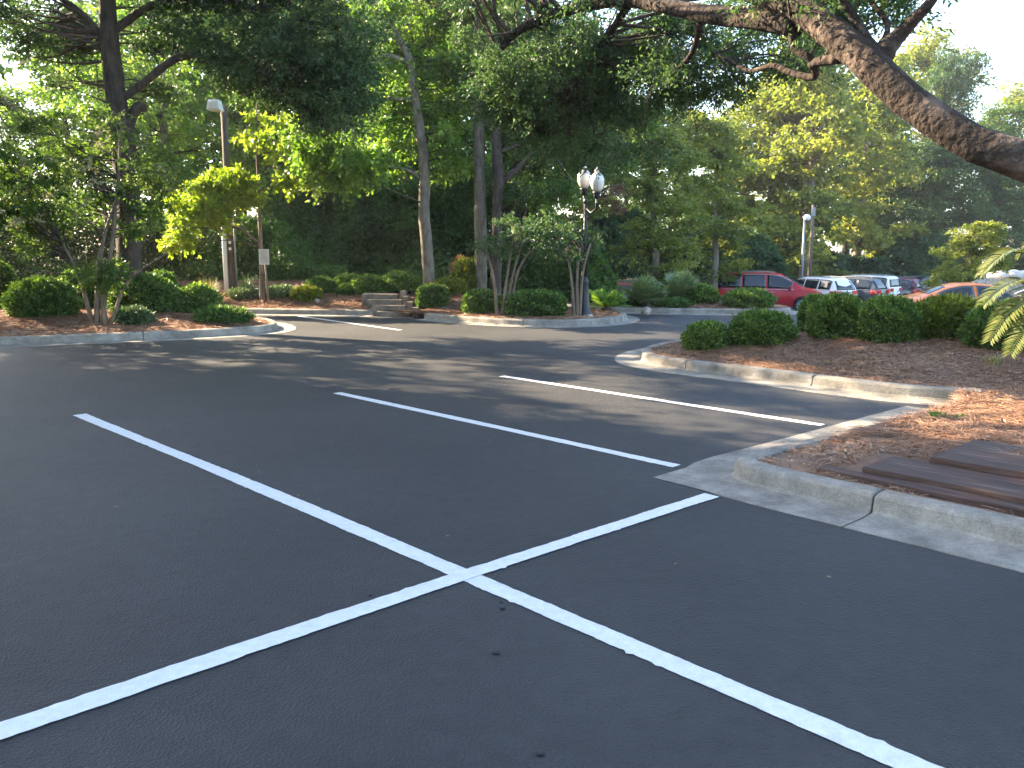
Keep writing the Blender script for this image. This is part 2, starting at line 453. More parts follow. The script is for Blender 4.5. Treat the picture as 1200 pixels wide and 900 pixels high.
# ---- far island with the sago palm
fk = A((655,361),(700,365.5),(760,367.5),(830,368.5),(900,369))
fk += [np.array((7.3, 22.2, 0)), np.array((7.6, 23.4, 0)), np.array((7.0, 24.6, 0))]
kerb(fk, out_sign=-1, joint=3.0, gutter=.3)
pf, _ = resample([p[:2] for p in fk], .15, 2)
islF = list(pf) + [np.array((5., 25.6)), np.array((2.2, 25.2)), np.array((1.2, 24.6))]
bed('F', islF, .10, .15, grow=1.5)

def unit(v): return v / (np.linalg.norm(v, axis=-1, keepdims=True) + 1e-9)
def leaves(pos, dirs, L, W, curl=.15, jit=.35):
    n = len(pos)
    l = L * rng.uniform(1 - jit, 1 + jit, n)[:, None]; w = W * rng.uniform(1 - jit, 1 + jit, n)[:, None]
    s = unit(np.cross(dirs, rng.normal(size=(n, 3)))); nr = np.cross(dirs, s)
    tip = pos + dirs * l - nr * l * curl; mid = pos + dirs * l * .45
    V = np.stack([pos, mid + s * w / 2 + nr * l * .06, tip, mid - s * w / 2 + nr * l * .06], 1).reshape(-1, 3)
    return V, np.arange(4 * n).reshape(n, 4)
box = lambda a: (min(p[0] for p in a), min(p[1] for p in a), max(p[0] for p in a), max(p[1] for p in a))
TIMB = [P(957,548,.15)[:2], P(1300,628,.15)[:2], P(1300,540,.3)[:2], P(1121,511,.285)[:2], P(1091,527,.28)[:2], P(1040,524,.22)[:2]]
def notimb(x, y): return sdist(TIMB, x, y) < .0
straw('R', 230000, (1.2, 4.0, 9, 15.5), .12, .0026, keepf=lambda x, y, d: (x < y * .72 + .5) & notimb(x, y) & ((d > .5) | (y > 7.5) | (vnoise(x, y, .3, 7) > .45)) & (vnoise(x, y, 1.3, 17) + rng.random(len(x)) * .8 > .6))
# straw spilling over the worn end of the side kerb

def litter(key, n, box, s, keepf):
    poly, hf = BEDS[key]; x = rng.uniform(box[0], box[2], n); y = rng.uniform(box[1], box[3], n); z, d = hf(x, y)
    k = (d > .2) & keepf(x, y, d); x, y, z = x[k], y[k], z[k]; n = len(x)
    dr = unit(np.stack([rng.normal(size=n), rng.normal(size=n), np.abs(rng.normal(0, .35, n))], -1))
    V, F = leaves(np.stack([x, y, z + .015], -1), dr, s, s * .5, .25)
    o = mesh_np('leaf_litter', V, F, M['litter'], tint=rng.random(n)); tag(o, 'pale tan and brown dead leaves lying over the straw', 'leaf litter', kind='stuff')
litter('R', 30000, (1.2, 4.0, 11, 15.5), .036, lambda x, y, d: notimb(x, y) & (vnoise(x, y, .9, 21) + rng.random(len(x)) * .9 > .95))

straw('L', 60000, (-16, 13, -4.5, 21), .22, .006, keepf=lambda x, y, d: x > -y * .75)
straw('C', 90000, (-14, 17, 2.6, 26), .24, .007, keepf=lambda x, y, d: x > -y * .55)
straw('F', 26000, (1, 20.5, 8, 25.5), .24, .007)

# ------------------------------------------------------------------ painted lines
def stripe(p0, p1, w0, w1=None, name='parking_line', z=.004, bend=None):
    p0 = np.array(p0[:2]); p1 = np.array(p1[:2]); w1 = w1 or w0
    L_ = np.linalg.norm(p1 - p0); n = int(L_ / .025); t = np.linspace(0, 1, n)
    d = (p1 - p0) / L_; nn = np.array([-d[1], d[0]])
    c = p0 + np.outer(t, p1 - p0)
    if bend: c += nn * (bend * np.sin(pi * t))[:, None]
    w = (w0 + (w1 - w0) * t) / 2
    def wob(): 
        s = t * L_
        return .004 * np.sin(s * 1.3 + rng.uniform(0, 6)) + .0015 * rng.normal(0, 1, n) + .010 * np.maximum(0, rng.normal(-1.9, 1, n)) + .006 * (vnoise(s, s * 0, .12, int(rng.integers(99))) - .5)
    a = c + nn * (w + wob())[:, None]; b = c - nn * (w + wob())[:, None]
    V = np.concatenate([np.c_[a, gz(a[:,0], a[:,1]) + z], np.c_[b, gz(b[:,0], b[:,1]) + z]])
    i = np.arange(n - 1)[:, None]
    o = mesh_np(name, V, np.concatenate([i + n, i + n + 1, i + 1, i], 1), M['white_paint']); tag(o, kind='structure')
    return o
LW = .112
stripe(P(93,486), P(1175,944), .122, bend=.03)
stripe(P(-60,879), P(834,581), .118, z=.007, bend=.02)
stripe(P(395,460.5), P(793,546.5), LW)
stripe(P(588,441), P(964,498.5), LW)
stripe(P(350,370.5), P(469,387), LW)
# ------------------------------------------------------------------ foliage
def unit(v): return v / (np.linalg.norm(v, axis=-1, keepdims=True) + 1e-9)

def leaves(pos, dirs, L, W, curl=.15, jit=.35):
    n = len(pos)
    l = L * rng.uniform(1 - jit, 1 + jit, n)[:, None]; w = W * rng.uniform(1 - jit, 1 + jit, n)[:, None]
    s = unit(np.cross(dirs, rng.normal(size=(n, 3))))
    nr = np.cross(dirs, s)
    tip = pos + dirs * l - nr * l * curl
    mid = pos + dirs * l * .45 
    V = np.stack([pos, mid + s * w / 2 + nr * l * .06, tip, mid - s * w / 2 + nr * l * .06], 1).reshape(-1, 3)
    F = np.arange(4 * n).reshape(n, 4)
    return V, F

def clump_leaves(cents, rad, n_tw, n_lf, L, W, flat=.7, droop=.35, tint_c=None, curl=.15):
    """leafy sprays around clump centres. cents (k,3), rad (k,)"""
    k = len(cents)
    d = unit(rng.normal(size=(k, n_tw, 3)) * np.array([1, 1, .75]))
    r = rad[:, None] * rng.uniform(.55, 1.1, (k, n_tw))
    t = rng.uniform(.12, 1, (k, n_tw, n_lf)) ** .75
    p = cents[:, None, None, :] + d[:, :, None, :] * (r[:, :, None] * t)[..., None] * np.array([1, 1, flat])
    p[..., 2] -= droop * (r[:, :, None] * t ** 2) * .6
    p += rng.normal(0, 1, p.shape) * (rad[:, None, None, None] * .07)
    dl = unit(d[:, :, None, :] * .7 + rng.normal(0, .75, p.shape) - np.array([0, 0, .25]))
    if tint_c is None: tint_c = rng.random(k)
    tn = tint_c[:, None, None] * .5 + rng.random((k, n_tw, n_lf)) * .5
    V, F = leaves(p.reshape(-1, 3), dl.reshape(-1, 3), L, W, curl)
    return V, F, tn.ravel()

def bez(a, b, c, n):
    t = np.linspace(0, 1, n)[:, None]
    return a * (1 - t)**2 + 2 * b * t * (1 - t) + c * t**2

def lobe_points(c, r, n, shell=.45):
    d = unit(rng.normal(size=(n, 3))); u = rng.uniform(shell, 1, n) ** (1/2)
    return np.asarray(c) + d * np.asarray(r) * u[:, None]

def tree(name, label, cat, stems, lobes, mat, bark, L=.12, W=.055, tw=12, lf=15, crad=(.5, 1.0), flat=.65, droop=.3,
         group=None, extra_limbs=(), br=.035, fine=None, base=None, sides=9, curl=.15, clumps_xyz=None, zpen=1.3):
    """stems: list of lists of (x,y,z,r). lobes: list of (centre, radii, n)."""
    base = np.array(base if base is not None else stems[0][0][:3], float)
    root = thing(name, base, label, cat, group=group)
    mb = MB(); bb = MB(); skel = []
    def smooth_stem(st):
        st = np.array(st, float)
        if len(st) < 3: 
            t = np.linspace(0, 1, 5)[:, None]; return st[0] * (1 - t) + st[-1] * t
        out = []
        q = np.vstack([2*st[0]-st[1], st, 2*st[-1]-st[-2]])
        for i in range(1, len(q) - 2):
            for t in np.linspace(0, 1, 5, endpoint=False):
                a, b, c, d = q[i-1], q[i], q[i+1], q[i+2]
                out.append(.5 * ((2*b) + (c-a)*t + (2*a-5*b+4*c-d)*t*t + (3*b-a-3*c+d)*t**3))
        out.append(st[-1]); out = np.array(out); out[:, 3] = np.maximum(out[:, 3], .006); return out
    for st in list(stems) + list(extra_limbs):
        s = smooth_stem(st)
        pts = s[:, :3] - base
        mb.tube(pts, list(s[:, 3]), sides, wob=.06)
        skel.append(s)
    sk = np.vstack(skel)
    C = []; 
    for lo in lobes:
        C.append(lobe_points(lo[0], lo[1], lo[2], lo[3] if len(lo) > 3 else .45))
    if clumps_xyz is not None: C.append(np.asarray(clumps_xyz))
    C = np.vstack(C)
    rad = rng.uniform(crad[0], crad[1], len(C))
    for c, r in zip(C, rad):
        d = np.linalg.norm(sk[:, :3] - c, axis=1) + np.maximum(0, sk[:, 2] - c[2] + .15) * zpen + rng.uniform(0, .8, len(sk))
        j = int(np.argmin(d)); a = sk[j, :3]; ln = np.linalg.norm(c - a)
        if ln < .15: continue
        m = (a + c) / 2 + np.array([0, 0, -.05 * ln]) + rng.normal(0, .12 * ln, 3)
        rr = min(sk[j, 3] * .55, .012 + br * ln * .35)
        pts = bez(a, m, c, 6) 
        bb.tube(pts - base, list(np.linspace(rr, .005, 6)), 4, caps=False)
        # forks
        for _ in range(2):
            e = c + rng.normal(0, r * .5, 3); p0 = pts[4]
            if r < .2: continue
            bb.tube(np.array([p0, (p0 + e) / 2 + rng.normal(0, .06, 3), e]) - base, [rr * .4 + .002, .005, .003], 3, caps=False)
    tk = mb.build('trunk', bark, root); bb.build('branches', M['bark_dark'], tk)
    V, F, tn = clump_leaves(C, rad, tw, lf, L, W, flat, droop, curl=curl)
    mesh_np('crown', V - base, F, mat, root, tint=tn)
    return root

def copy_tree(src, loc, rz, s, label, group=None):
    r = src.copy(); link(r); r.location = loc; r.rotation_euler = (0, 0, rz); r.scale = s if hasattr(s, '__len__') else (s, s, s)
    r['label'] = label
    if group: r['group'] = group
    for ch in list(src.children):
        c = ch.copy(); link(c, r)
        for g_ in list(ch.children):
            d_ = g_.copy(); link(d_, c)
    return r

DY = 0
def px_lobe(px, py, y, rx, ry, rd, n, shell=.3):
    y = y + DY
    """a crown lobe standing at distance y, its size read in picture units and turned into metres"""
    c = PD(px, py, y); k = y / FPX
    return (c, (rx * k, rd, ry * k), n, shell)

# ------------------------------------------------------------------ shrubs
def shrub(name, label, x, y, z, rx, ry, h, mat=None, n=9000, L=.045, W=.02, spiky=.35, group='clipped shrubs', cat='shrub', boxy=0, tone=(0, 1), sink=.1, rz=0):
    mat = mat or M['leaf_shrub']
    root = thing(name, (x, y, z), label, cat, rz, group)
    # lumpy shell
    dz = rng.uniform(-.62, 1, n); aa = rng.uniform(0, 2*pi, n); q = np.where(dz > 0, np.sqrt(1 - dz**2), 1 - .3 * dz**2)
    d = np.stack([np.cos(aa) * q, np.sin(aa) * q, dz], -1); dn0 = unit(d * np.array([1, 1, .9]))
    if boxy:
        dd = d / (np.max(np.abs(d), axis=1, keepdims=True)); d2 = d * (1 - boxy) + dd * boxy * .9
    else: d2 = d
    s = rng.uniform(0, 50)
    az = np.arctan2(d[:, 1], d[:, 0])
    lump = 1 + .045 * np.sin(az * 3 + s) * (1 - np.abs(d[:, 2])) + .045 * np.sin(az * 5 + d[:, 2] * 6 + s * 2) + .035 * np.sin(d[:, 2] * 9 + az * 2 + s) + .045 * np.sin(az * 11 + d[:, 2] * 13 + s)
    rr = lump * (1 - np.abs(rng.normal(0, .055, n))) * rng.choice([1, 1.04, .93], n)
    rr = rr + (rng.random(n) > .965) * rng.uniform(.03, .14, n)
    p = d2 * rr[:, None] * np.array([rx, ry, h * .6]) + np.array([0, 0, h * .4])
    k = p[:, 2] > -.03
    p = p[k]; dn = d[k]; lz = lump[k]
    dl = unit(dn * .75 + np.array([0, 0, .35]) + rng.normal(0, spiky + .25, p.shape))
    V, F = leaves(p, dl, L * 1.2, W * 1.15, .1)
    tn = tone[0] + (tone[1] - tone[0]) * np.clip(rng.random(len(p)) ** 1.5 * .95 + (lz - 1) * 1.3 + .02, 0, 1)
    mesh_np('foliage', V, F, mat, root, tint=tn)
    # inner twigs mass
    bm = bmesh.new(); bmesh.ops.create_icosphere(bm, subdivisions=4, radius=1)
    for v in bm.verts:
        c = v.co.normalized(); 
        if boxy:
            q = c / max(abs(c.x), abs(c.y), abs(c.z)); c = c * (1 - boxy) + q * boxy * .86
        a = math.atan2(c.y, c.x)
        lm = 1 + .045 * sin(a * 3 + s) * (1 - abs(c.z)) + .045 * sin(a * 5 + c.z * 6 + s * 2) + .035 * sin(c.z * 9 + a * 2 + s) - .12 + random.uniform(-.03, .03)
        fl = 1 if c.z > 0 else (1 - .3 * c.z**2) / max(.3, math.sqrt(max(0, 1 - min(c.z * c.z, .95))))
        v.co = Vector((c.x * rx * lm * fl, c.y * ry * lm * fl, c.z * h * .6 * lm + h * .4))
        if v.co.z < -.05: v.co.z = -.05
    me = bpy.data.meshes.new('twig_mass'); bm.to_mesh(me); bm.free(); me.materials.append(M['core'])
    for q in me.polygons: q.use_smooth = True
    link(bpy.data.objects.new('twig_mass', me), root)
    return root

def px_shrub(key, x0, x1, yt, yb, label, extra_z=.0, **kw):
    """foot of the shrub from where it meets the bed"""
    cx = (x0 + x1) / 2; best = None
    for y in np.arange(11, 25, .1):
        x = (cx - 600) / 1000 * y; d = float(sdist(BEDS[key][0], np.array([x]), np.array([y]))[0])
        if d < .3: continue
        z = bz(key, x, y); q = np.array([x, y, z]) - np.array([0, 0, CAM_H]); py = 450 - FPX * (q @ CU) / (q @ CF)
        if best is None or abs(py - yb) < best[0] - .05: best = (abs(py - yb), y)
        if py <= yb: break
    y0 = best[1]; k = y0 / FPX; rx = (x1 - x0) / 2 * k
    ry = kw.pop('ry', rx * .9)
    y = y0 + ry * .75; k2 = y / FPX; rx = (x1 - x0) / 2 * k2; x = (cx - 600) * k2
    z = bz(key, x, y); z = max(z, bz(key, (cx - 600) / 1000 * y0, y0) - .12)
    h = PD(cx, yt, y)[2] - z
    if best[0] > 3: print('SHRUB off', label, round(best[0], 1))
    return shrub(kw.pop('name', 'clipped_shrub'), label, x, y, z - .03, rx * 1.0, ry, h + .03, **kw)
# ------------------------------------------------------------------ trees
def S(y, *l):
    """trunk/limb line: (px, py, diameter_px[, y]) read at distance y"""
    out = []
    for q in l:
        yy = q[3] if len(q) > 3 else y
        c = PD(q[0], q[1], yy); out.append((c[0], c[1], c[2], q[2] / 2 * yy / FPX))
    return out
def root_at(st, z):
    """extend the first point of a trunk down into the soil"""
    x, y, zz, r = st[0]; return [(x, y, z - .05, r * 1.35)] + st
bC = lambda px, y: bz('C', (px - 600) / 1000 * y, y)
bL = lambda px, y: bz('L', (px - 600) / 1000 * y, y)

# the big foreground live oak: trunk stands outside the picture on the right
limb = [(8.6, 5.6, .1, .5), (8.2, 5.8, 1.6, .42), (7.2, 6.1, 2.0, .36)] + S(7, (1560,318,84,6.5), (1420,275,72,6.7), (1300,233,62,6.85), (1200,192,55,7.0), (1130,165,50,7.2), (1062,118,47,7.5), (1000,62,45,7.9), (945,18,40,8.4), (900,2,32,8.8), (850,-30,26,9.2), (800,-70,20,9.6))
low = S(9, (935,30,30,8.5), (890,22,28,8.9), (840,18,24,9.4), (780,8,18,10), (735,1,16,10.6), (690,6,15,11.1), (640,20,14,11.7), (600,42,10,12.2), (575,75,7,12.6))
rgt = [S(8, (1022,80,30,7.8), (1035,62,26,7.8), (1050,45,18,7.8), (1072,22,14,7.7), (1092,0,11,7.6), (1120,-50,8,7.5)),
       S(8, (1030,66,18,7.8), (1018,50,13,7.9), (1004,25,10,8), (988,0,8,8), (965,-40,6,8.1)),
       S(8, (928,28,10,8.5), (931,55,9,8.5), (950,70,9,8.4), (954,90,8,8.5), (926,85,7,8.8), (906,77,6,9), (880,83,5,9.3), (858,74,4,9.7), (836,60,3,10)),
       S(8, (985,68,13,8), (960,72,11,8.3), (950,78,9,8.4)),
       S(9, (1030,60,8,7.8), (1040,30,6,8), (1020,0,5,8.2), (1010,-30,4,8.3)),
       S(9, (820,28,8,9.6), (812,60,6,9.9), (790,85,5,10.3), (768,100,4,10.6)),
       S(9, (738,4,9,10.6), (700,60,7,11.6), (672,100,6,12.4)),
       [(8.6,5.6,1.2,.4),(9.3,6.8,4,.3),(9.5,8,7,.2)], [(8.6,5.6,1.2,.4),(8.2,4,4.5,.28),(6,3,7.5,.2)], [(8.6,5.6,1.2,.4),(7,6.5,4.5,.28),(4.5,6,7,.2),(1,5,8,.12)]]
oak_lobes = [px_lobe(655,95,13.0,90,65,2.0,52), px_lobe(590,50,12.5,60,60,1.6,20), px_lobe(728,85,12.5,45,50,1.2,16), px_lobe(625,120,13.3,35,50,1.2,16),
             px_lobe(730,30,12.0,70,45,1.8,26), px_lobe(850,30,11.5,95,30,1.0,18), px_lobe(820,80,11,65,36,1.0,16), px_lobe(905,60,10.5,50,30,.8,8), px_lobe(660,170,13.5,50,24,1.2,12),
             px_lobe(1030,0,8.2,60,24,1.0,8), px_lobe(960,-20,8.4,60,30,1.2,8), px_lobe(755,140,12,20,50,.8,5),
             ((2, 5.5, 8.2), (6, 4, 1.4), 60), ((7, 3, 8.5), (5, 4, 1.4), 40), ((1, 10, 8.6), (5, 3, 1.3), 40), ((-2, 5, 9), (4, 4, 1.2), 40)]
limb = [(x, y, z + .02 * (z > 2), q * (.78 if z > 1.9 else 1)) for x, y, z, q in limb]; low = [(x, y, z, q * .86) for x, y, z, q in low]
tree('live_oak', 'massive leaning live oak whose thick brown limb crosses the upper right of the lot', 'tree', [limb], oak_lobes, M['leaf_dark'], M['bark_oak'],
     L=.055, W=.023, tw=20, lf=26, crad=(.3, .65), flat=.6, droop=.35, extra_limbs=[low] + rgt, br=.03, base=(8.6, 5.6, .1), sides=16)

# left island dark oak
y1 = 18.4
t1 = root_at(S(y1, (151,326,30), (151,250,26), (147,190,27), (146,165,34), (140,140,24), (134,100,22), (129,50,20), (126,0,18), (124,-80,15), (128,-180,10)), bL(150, y1))
l1 = [S(y1, (137,120,10), (165,100,8), (200,72,9), (228,64,8), (262,74,7), (300,90,6), (350,118,4)), S(y1, (148,150,13), (160,127,12), (170,126,9)),
      S(y1, (130,60,10), (100,20,8), (60,-10,6)), S(y1, (128,40,10), (180,5,8), (240,-10,7), (300,10,6), (330,5,5), (360,30,4)), S(y1, (126,0,9,), (70,-60,7), (20,-90,5)), S(y1, (126,-60,9), (200,-110,7), (280,-130,5))]
tree('dark_oak', 'tall dark oak with a burl on its trunk rising from the left planting bed', 'tree', [t1],
     [px_lobe(60,35,19.5,75,32,1.2,22), px_lobe(240,25,19.6,100,35,1.2,36), px_lobe(185,95,19.8,26,16,.6,5), px_lobe(300,60,18.5,70,35,1.6,34), px_lobe(92,95,19.8,24,14,.6,4),
      px_lobe(392,105,19,42,55,1.6,50), px_lobe(385,40,19,60,45,2,40), px_lobe(100,-80,18,170,60,3,70), px_lobe(300,-60,18,170,50,3,70), px_lobe(20,10,18,40,40,2,18), px_lobe(300,110,19.5,40,20,.8,8)], M['leaf_dark'], M['bark_dark'],
     L=.10, W=.042, tw=14, lf=18, crad=(.45, .85), extra_limbs=l1, group=None, sides=12, br=.03)

# centre island trees
DY = 1.7
y2 = 23.0
t2 = root_at(S(y2, (503,333,15), (500,290,14), (497,250,13.5), (497,190,12.5), (490,140,12), (485,110,11), (481,75,9), (470,50,7), (450,10,5)), bC(503, y2))
tree('maple_tree', 'slim pale trunked tree with glowing yellow green leaves in the centre bed', 'tree', [t2],
     [px_lobe(480,150,22.2,60,32,1.2,24), px_lobe(500,80,22.4,60,45,1.3,30), px_lobe(400,190,20.5,60,28,1.8,30), px_lobe(365,165,20.5,32,24,1.4,14), px_lobe(455,30,22.2,60,30,1.2,24), px_lobe(415,205,20.5,22,12,1,5), px_lobe(520,170,22,30,35,1.2,14), px_lobe(450,120,22,30,30,1.0,10)],
     M['leaf_bright'], M['bark_pale'], L=.14, W=.08, tw=12, lf=12, crad=(.4, .8),
     extra_limbs=[S(y2, (497,215,5), (485,203,4.5), (460,196,4), (430,200,3), (400,195,2)), S(y2, (485,118,6), (455,115,5), (430,108,3)), S(y2, (481,75,6), (455,65,5), (435,72,3))], br=.025)
y3 = 23.4
t3 = root_at(S(y3, (563,335,15), (563,280,14), (562,200,13), (561,140,13), (560,90,11), (557,40,8), (562,0,6), (566,-80,4)), bC(563, y3))
tree('willow_oak', 'straight grey trunked tree, left one of the close pair in the centre bed', 'tree', [t3],
     [px_lobe(560,0,22.5,80,60,1.4,45), px_lobe(520,-40,21.5,120,50,2.5,50), px_lobe(600,60,21.5,50,60,1.8,26), px_lobe(545,110,22,35,40,1.2,12), px_lobe(620,-60,21.5,120,50,2.5,50)], M['leaf_oak'], M['bark_pale'],
     L=.12, W=.045, tw=13, lf=15, crad=(.45, .85), extra_limbs=[S(y3, (560,60,6), (590,20,5), (620,0,3)), S(y3, (560,70,6), (535,30,5), (515,0,3))], br=.025)
y4 = 23.0
t4 = root_at(S(y4, (581,338,13), (582,280,12), (583,230,12), (584,210,14), (582,170,11), (580,120,9), (583,60,6), (590,0,4)), bC(581, y4))
tree('willow_oak', 'forked dark trunked tree, right one of the close pair in the centre bed', 'tree', [t4],
     [px_lobe(640,165,22.2,65,42,1.2,36), px_lobe(700,180,22.3,45,22,1.0,12), px_lobe(615,150,22,40,45,1.2,18), px_lobe(690,125,22.2,55,46,1.2,24), px_lobe(640,60,21.5,80,50,2,22), px_lobe(730,155,22.2,28,36,1,9), px_lobe(640,225,21,30,14,1,8)], M['leaf_oak'], M['bark_dark'],
     L=.12, W=.05, tw=13, lf=15, crad=(.45, .85), extra_limbs=[S(y4, (584,215,9), (598,204,8), (608,196,6), (625,175,4)), S(y4, (583,180,5), (620,165,4), (655,172,4), (700,200,3)), S(y4, (640,168,3), (655,190,3), (672,215,2))], br=.025)
DY = 0
dl_ = lobe_points(PD(722,226,20.6), (.35,.3,.4), 9); V, F, tn = clump_leaves(dl_, np.full(9, .22), 8, 10, .1, .03, .7, .9)
wo_ = [o for o in bpy.data.objects if o.get('label', '').startswith('forked dark')][0]
mesh_np('dead_leaves', V - np.array(wo_.location), F, M['leaf_moss'], wo_, tint=tn)
# crepe myrtles (many thin pale stems)
def crepe(pxs, ybase, y, lobes, label, key, mat='leaf_oak', L=.07, W=.04, tw=10, lf=14):
    st = []
    for (b, m, t) in pxs:
        zb = bz(key, (b[0]-600)/1000*y, y)
        s = S(y, (b[0], b[1], b[2]), m, t); st.append([(s[0][0], s[0][1], zb - .05, s[0][3] * 1.2)] + s[1:])
    return tree('crepe_myrtle', label, 'tree', st, lobes, M[mat], M['bark_smooth'], L=L, W=W, tw=tw, lf=lf, crad=(.25, .5), br=.02, group='crepe myrtles in the planting beds', sides=7)
crepe([((583,360,4.5),(578,325,3.5),(566,280,2)), ((588,360,4),(594,325,3.5),(604,265,2)), ((592,355,4),(602,318,3),(618,270,2)), ((597,352,3),(608,315,3),(636,280,2))], 360, 19.6,
      [px_lobe(610,272,19.6,42,22,1,11), px_lobe(640,282,19.6,26,16,.9,5), px_lobe(575,290,19.6,20,12,.5,5)], 'multi stemmed crepe myrtle in front of the paired tree trunks', 'C', 'leaf_dark')
crepe([((673,362,4.5),(670,330,3.5),(664,295,2)), ((677,362,4.5),(676,325,3.5),(680,290,2)), ((679,360,4),(683,320,3),(692,285,2))], 362, 19.6,
      [px_lobe(662,288,19.6,28,20,.9,11), px_lobe(694,275,20.2,14,14,.4,3), px_lobe(650,262,19.8,25,14,.6,5)], 'small crepe myrtle with pale stems beside the twin globe lamp post', 'C', 'leaf_dark')
crepe([((108,366,5),(92,322,4),(70,280,2.5)), ((112,366,6),(116,310,5),(122,275,3)), ((122,365,6),(118,300,5),(138,228,3)), ((127,362,4),(150,330,3),(196,296,2)), ((118,366,5),(135,250,4),(142,150,2))], 366, 16.6,
      [px_lobe(60,215,16.8,70,50,1.4,50), px_lobe(165,235,17.2,40,40,.8,14), px_lobe(15,265,16.8,40,40,1.2,26), px_lobe(90,150,16.8,60,30,1,14), px_lobe(112,320,16.4,24,18,.5,8), px_lobe(185,190,16.8,25,30,.8,6)], 'open crepe myrtle with slanting pale stems in the left bed', 'L', 'leaf_oak', L=.11, W=.035)
# pale blossom sprays on the left myrtle
bl = np.vstack([lobe_points(PD(50,225,15.6), (1.1,.4,.8), 16), lobe_points(PD(130,190,15.8), (.6,.4,.6), 5)])
V, F, tn = clump_leaves(bl, np.full(len(bl), .12), 5, 6, .06, .04)
cm_ = [o for o in bpy.data.objects if o.get('label', '').startswith('open crepe')][0]
mesh_np('blossoms', V - np.array(cm_.location), F, M['leaf_cream'], cm_, tint=tn)
# young maple with its yellow-green side branches
ys = 23.3; DY = 4.3
ms = root_at(S(ys, (307,346,6), (306,300,5), (304,250,4), (302,200,3), (300,150,2.2), (302,110,1.5)), bC(307, ys))
tree('young_maple', 'young staked maple with bright yellow green leaves hanging to the left', 'tree', [ms],
     [px_lobe(235,238,18.3,34,22,.7,26), px_lobe(270,212,18.5,28,14,.6,14), px_lobe(210,272,18.0,16,20,.5,11), px_lobe(345,208,19,28,14,.6,8), px_lobe(280,235,18.6,22,10,.5,8), px_lobe(318,160,19.2,40,26,.9,16), px_lobe(250,250,18.2,20,14,.5,8)],
     M['leaf_maple'], M['bark_smooth'], L=.14, W=.08, tw=11, lf=9, crad=(.3, .52), br=.006, zpen=.6,
     extra_limbs=[S(ys, (306,284,3.5), (296,279,3), (284,268,2.5), (262,262,2)), S(ys, (304,235,3), (285,225,2.5), (255,232,2), (225,245,1.5)), S(ys, (303,225,3), (330,215,2.5), (350,205,1.5))])

DY = 0
# ---- templates standing behind, later copied
def template(name, label, mat, h=12, r=4, n=130, bark='bark_dark', L=.2, W=.11, low=2.5, at=(0, 0), zb=0, tr=.2, tw=11, lf=12, flat=.7, group='trees of the wood behind the lot', crad=(.7, 1.3)):
    x, y = at
    st = [(x, y, zb - .3, tr * 1.3), (x + .1, y, zb + h * .25, tr), (x - .2, y + .1, zb + h * .55, tr * .7), (x + .1, y, zb + h * .85, tr * .3)]
    lob = []
    for i in range(7):
        a = i * 2.4 + random.uniform(-.4, .4); hh = low + (h - low) * (i + .6) / 7.2
        rr = r * (1 - .45 * abs((i / 6) - .35)) 
        lob.append(((x + cos(a) * rr * .45, y + sin(a) * rr * .45, zb + hh), (rr * .62, rr * .62, (h - low) / 7 * 1.1), n // 7, .3))
    lob.append(((x, y, zb + h * .93), (r * .35, r * .35, h * .1), n // 12, .2))
    return tree(name, label, 'tree', [st], lob, M[mat], M[bark], L=L, W=W, tw=tw, lf=lf, crad=crad, flat=flat, group=group, br=.02, sides=8)

def place(src, used, px, y, h, rz, label, sx=1.0, zoff=0):
    """h = wanted height; templates are 12 m tall"""
    x = (px - 600) / 1000 * y; s = h / 12
    z = float(gz(x, y)) + float(bank(np.array(x), np.array(y))) - .1 + zoff
    if not used:
        src.location = (x, y, z); src.rotation_euler = (0, 0, rz); src.scale = (s * sx, s * sx, s); src['label'] = label; return src
    return copy_tree(src, (x, y, z), rz, (s * sx, s * sx, s), label)
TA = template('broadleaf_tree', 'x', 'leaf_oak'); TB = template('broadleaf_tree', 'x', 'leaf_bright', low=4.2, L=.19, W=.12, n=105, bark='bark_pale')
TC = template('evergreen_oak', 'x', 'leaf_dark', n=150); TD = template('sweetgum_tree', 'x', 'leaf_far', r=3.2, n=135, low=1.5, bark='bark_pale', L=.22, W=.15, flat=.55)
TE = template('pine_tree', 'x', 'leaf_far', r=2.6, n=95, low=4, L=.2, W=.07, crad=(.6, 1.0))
used = set()
def put(T, *a, **k):
    place(T, id(T) in used, *a, **k); used.add(id(T))
# left and centre, behind the planting beds
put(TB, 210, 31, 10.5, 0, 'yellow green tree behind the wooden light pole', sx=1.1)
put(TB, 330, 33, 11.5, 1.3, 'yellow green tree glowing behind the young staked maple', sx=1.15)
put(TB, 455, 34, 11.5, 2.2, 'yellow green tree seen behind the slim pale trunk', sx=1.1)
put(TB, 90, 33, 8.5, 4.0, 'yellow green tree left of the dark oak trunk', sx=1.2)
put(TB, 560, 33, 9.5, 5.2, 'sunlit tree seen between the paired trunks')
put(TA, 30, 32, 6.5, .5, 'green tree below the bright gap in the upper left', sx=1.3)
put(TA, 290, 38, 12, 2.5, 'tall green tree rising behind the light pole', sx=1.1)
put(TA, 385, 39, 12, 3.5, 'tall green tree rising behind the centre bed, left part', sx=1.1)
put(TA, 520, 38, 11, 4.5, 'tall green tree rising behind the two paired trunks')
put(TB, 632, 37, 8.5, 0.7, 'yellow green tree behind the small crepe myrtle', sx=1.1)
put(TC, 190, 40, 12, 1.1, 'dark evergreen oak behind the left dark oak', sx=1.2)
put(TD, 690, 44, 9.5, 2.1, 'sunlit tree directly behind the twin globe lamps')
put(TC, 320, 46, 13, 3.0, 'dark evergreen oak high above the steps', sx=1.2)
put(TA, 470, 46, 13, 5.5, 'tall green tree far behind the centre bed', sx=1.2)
put(TA, 600, 47, 11, 2.9, 'tall green tree far behind the crepe myrtles', sx=1.1)
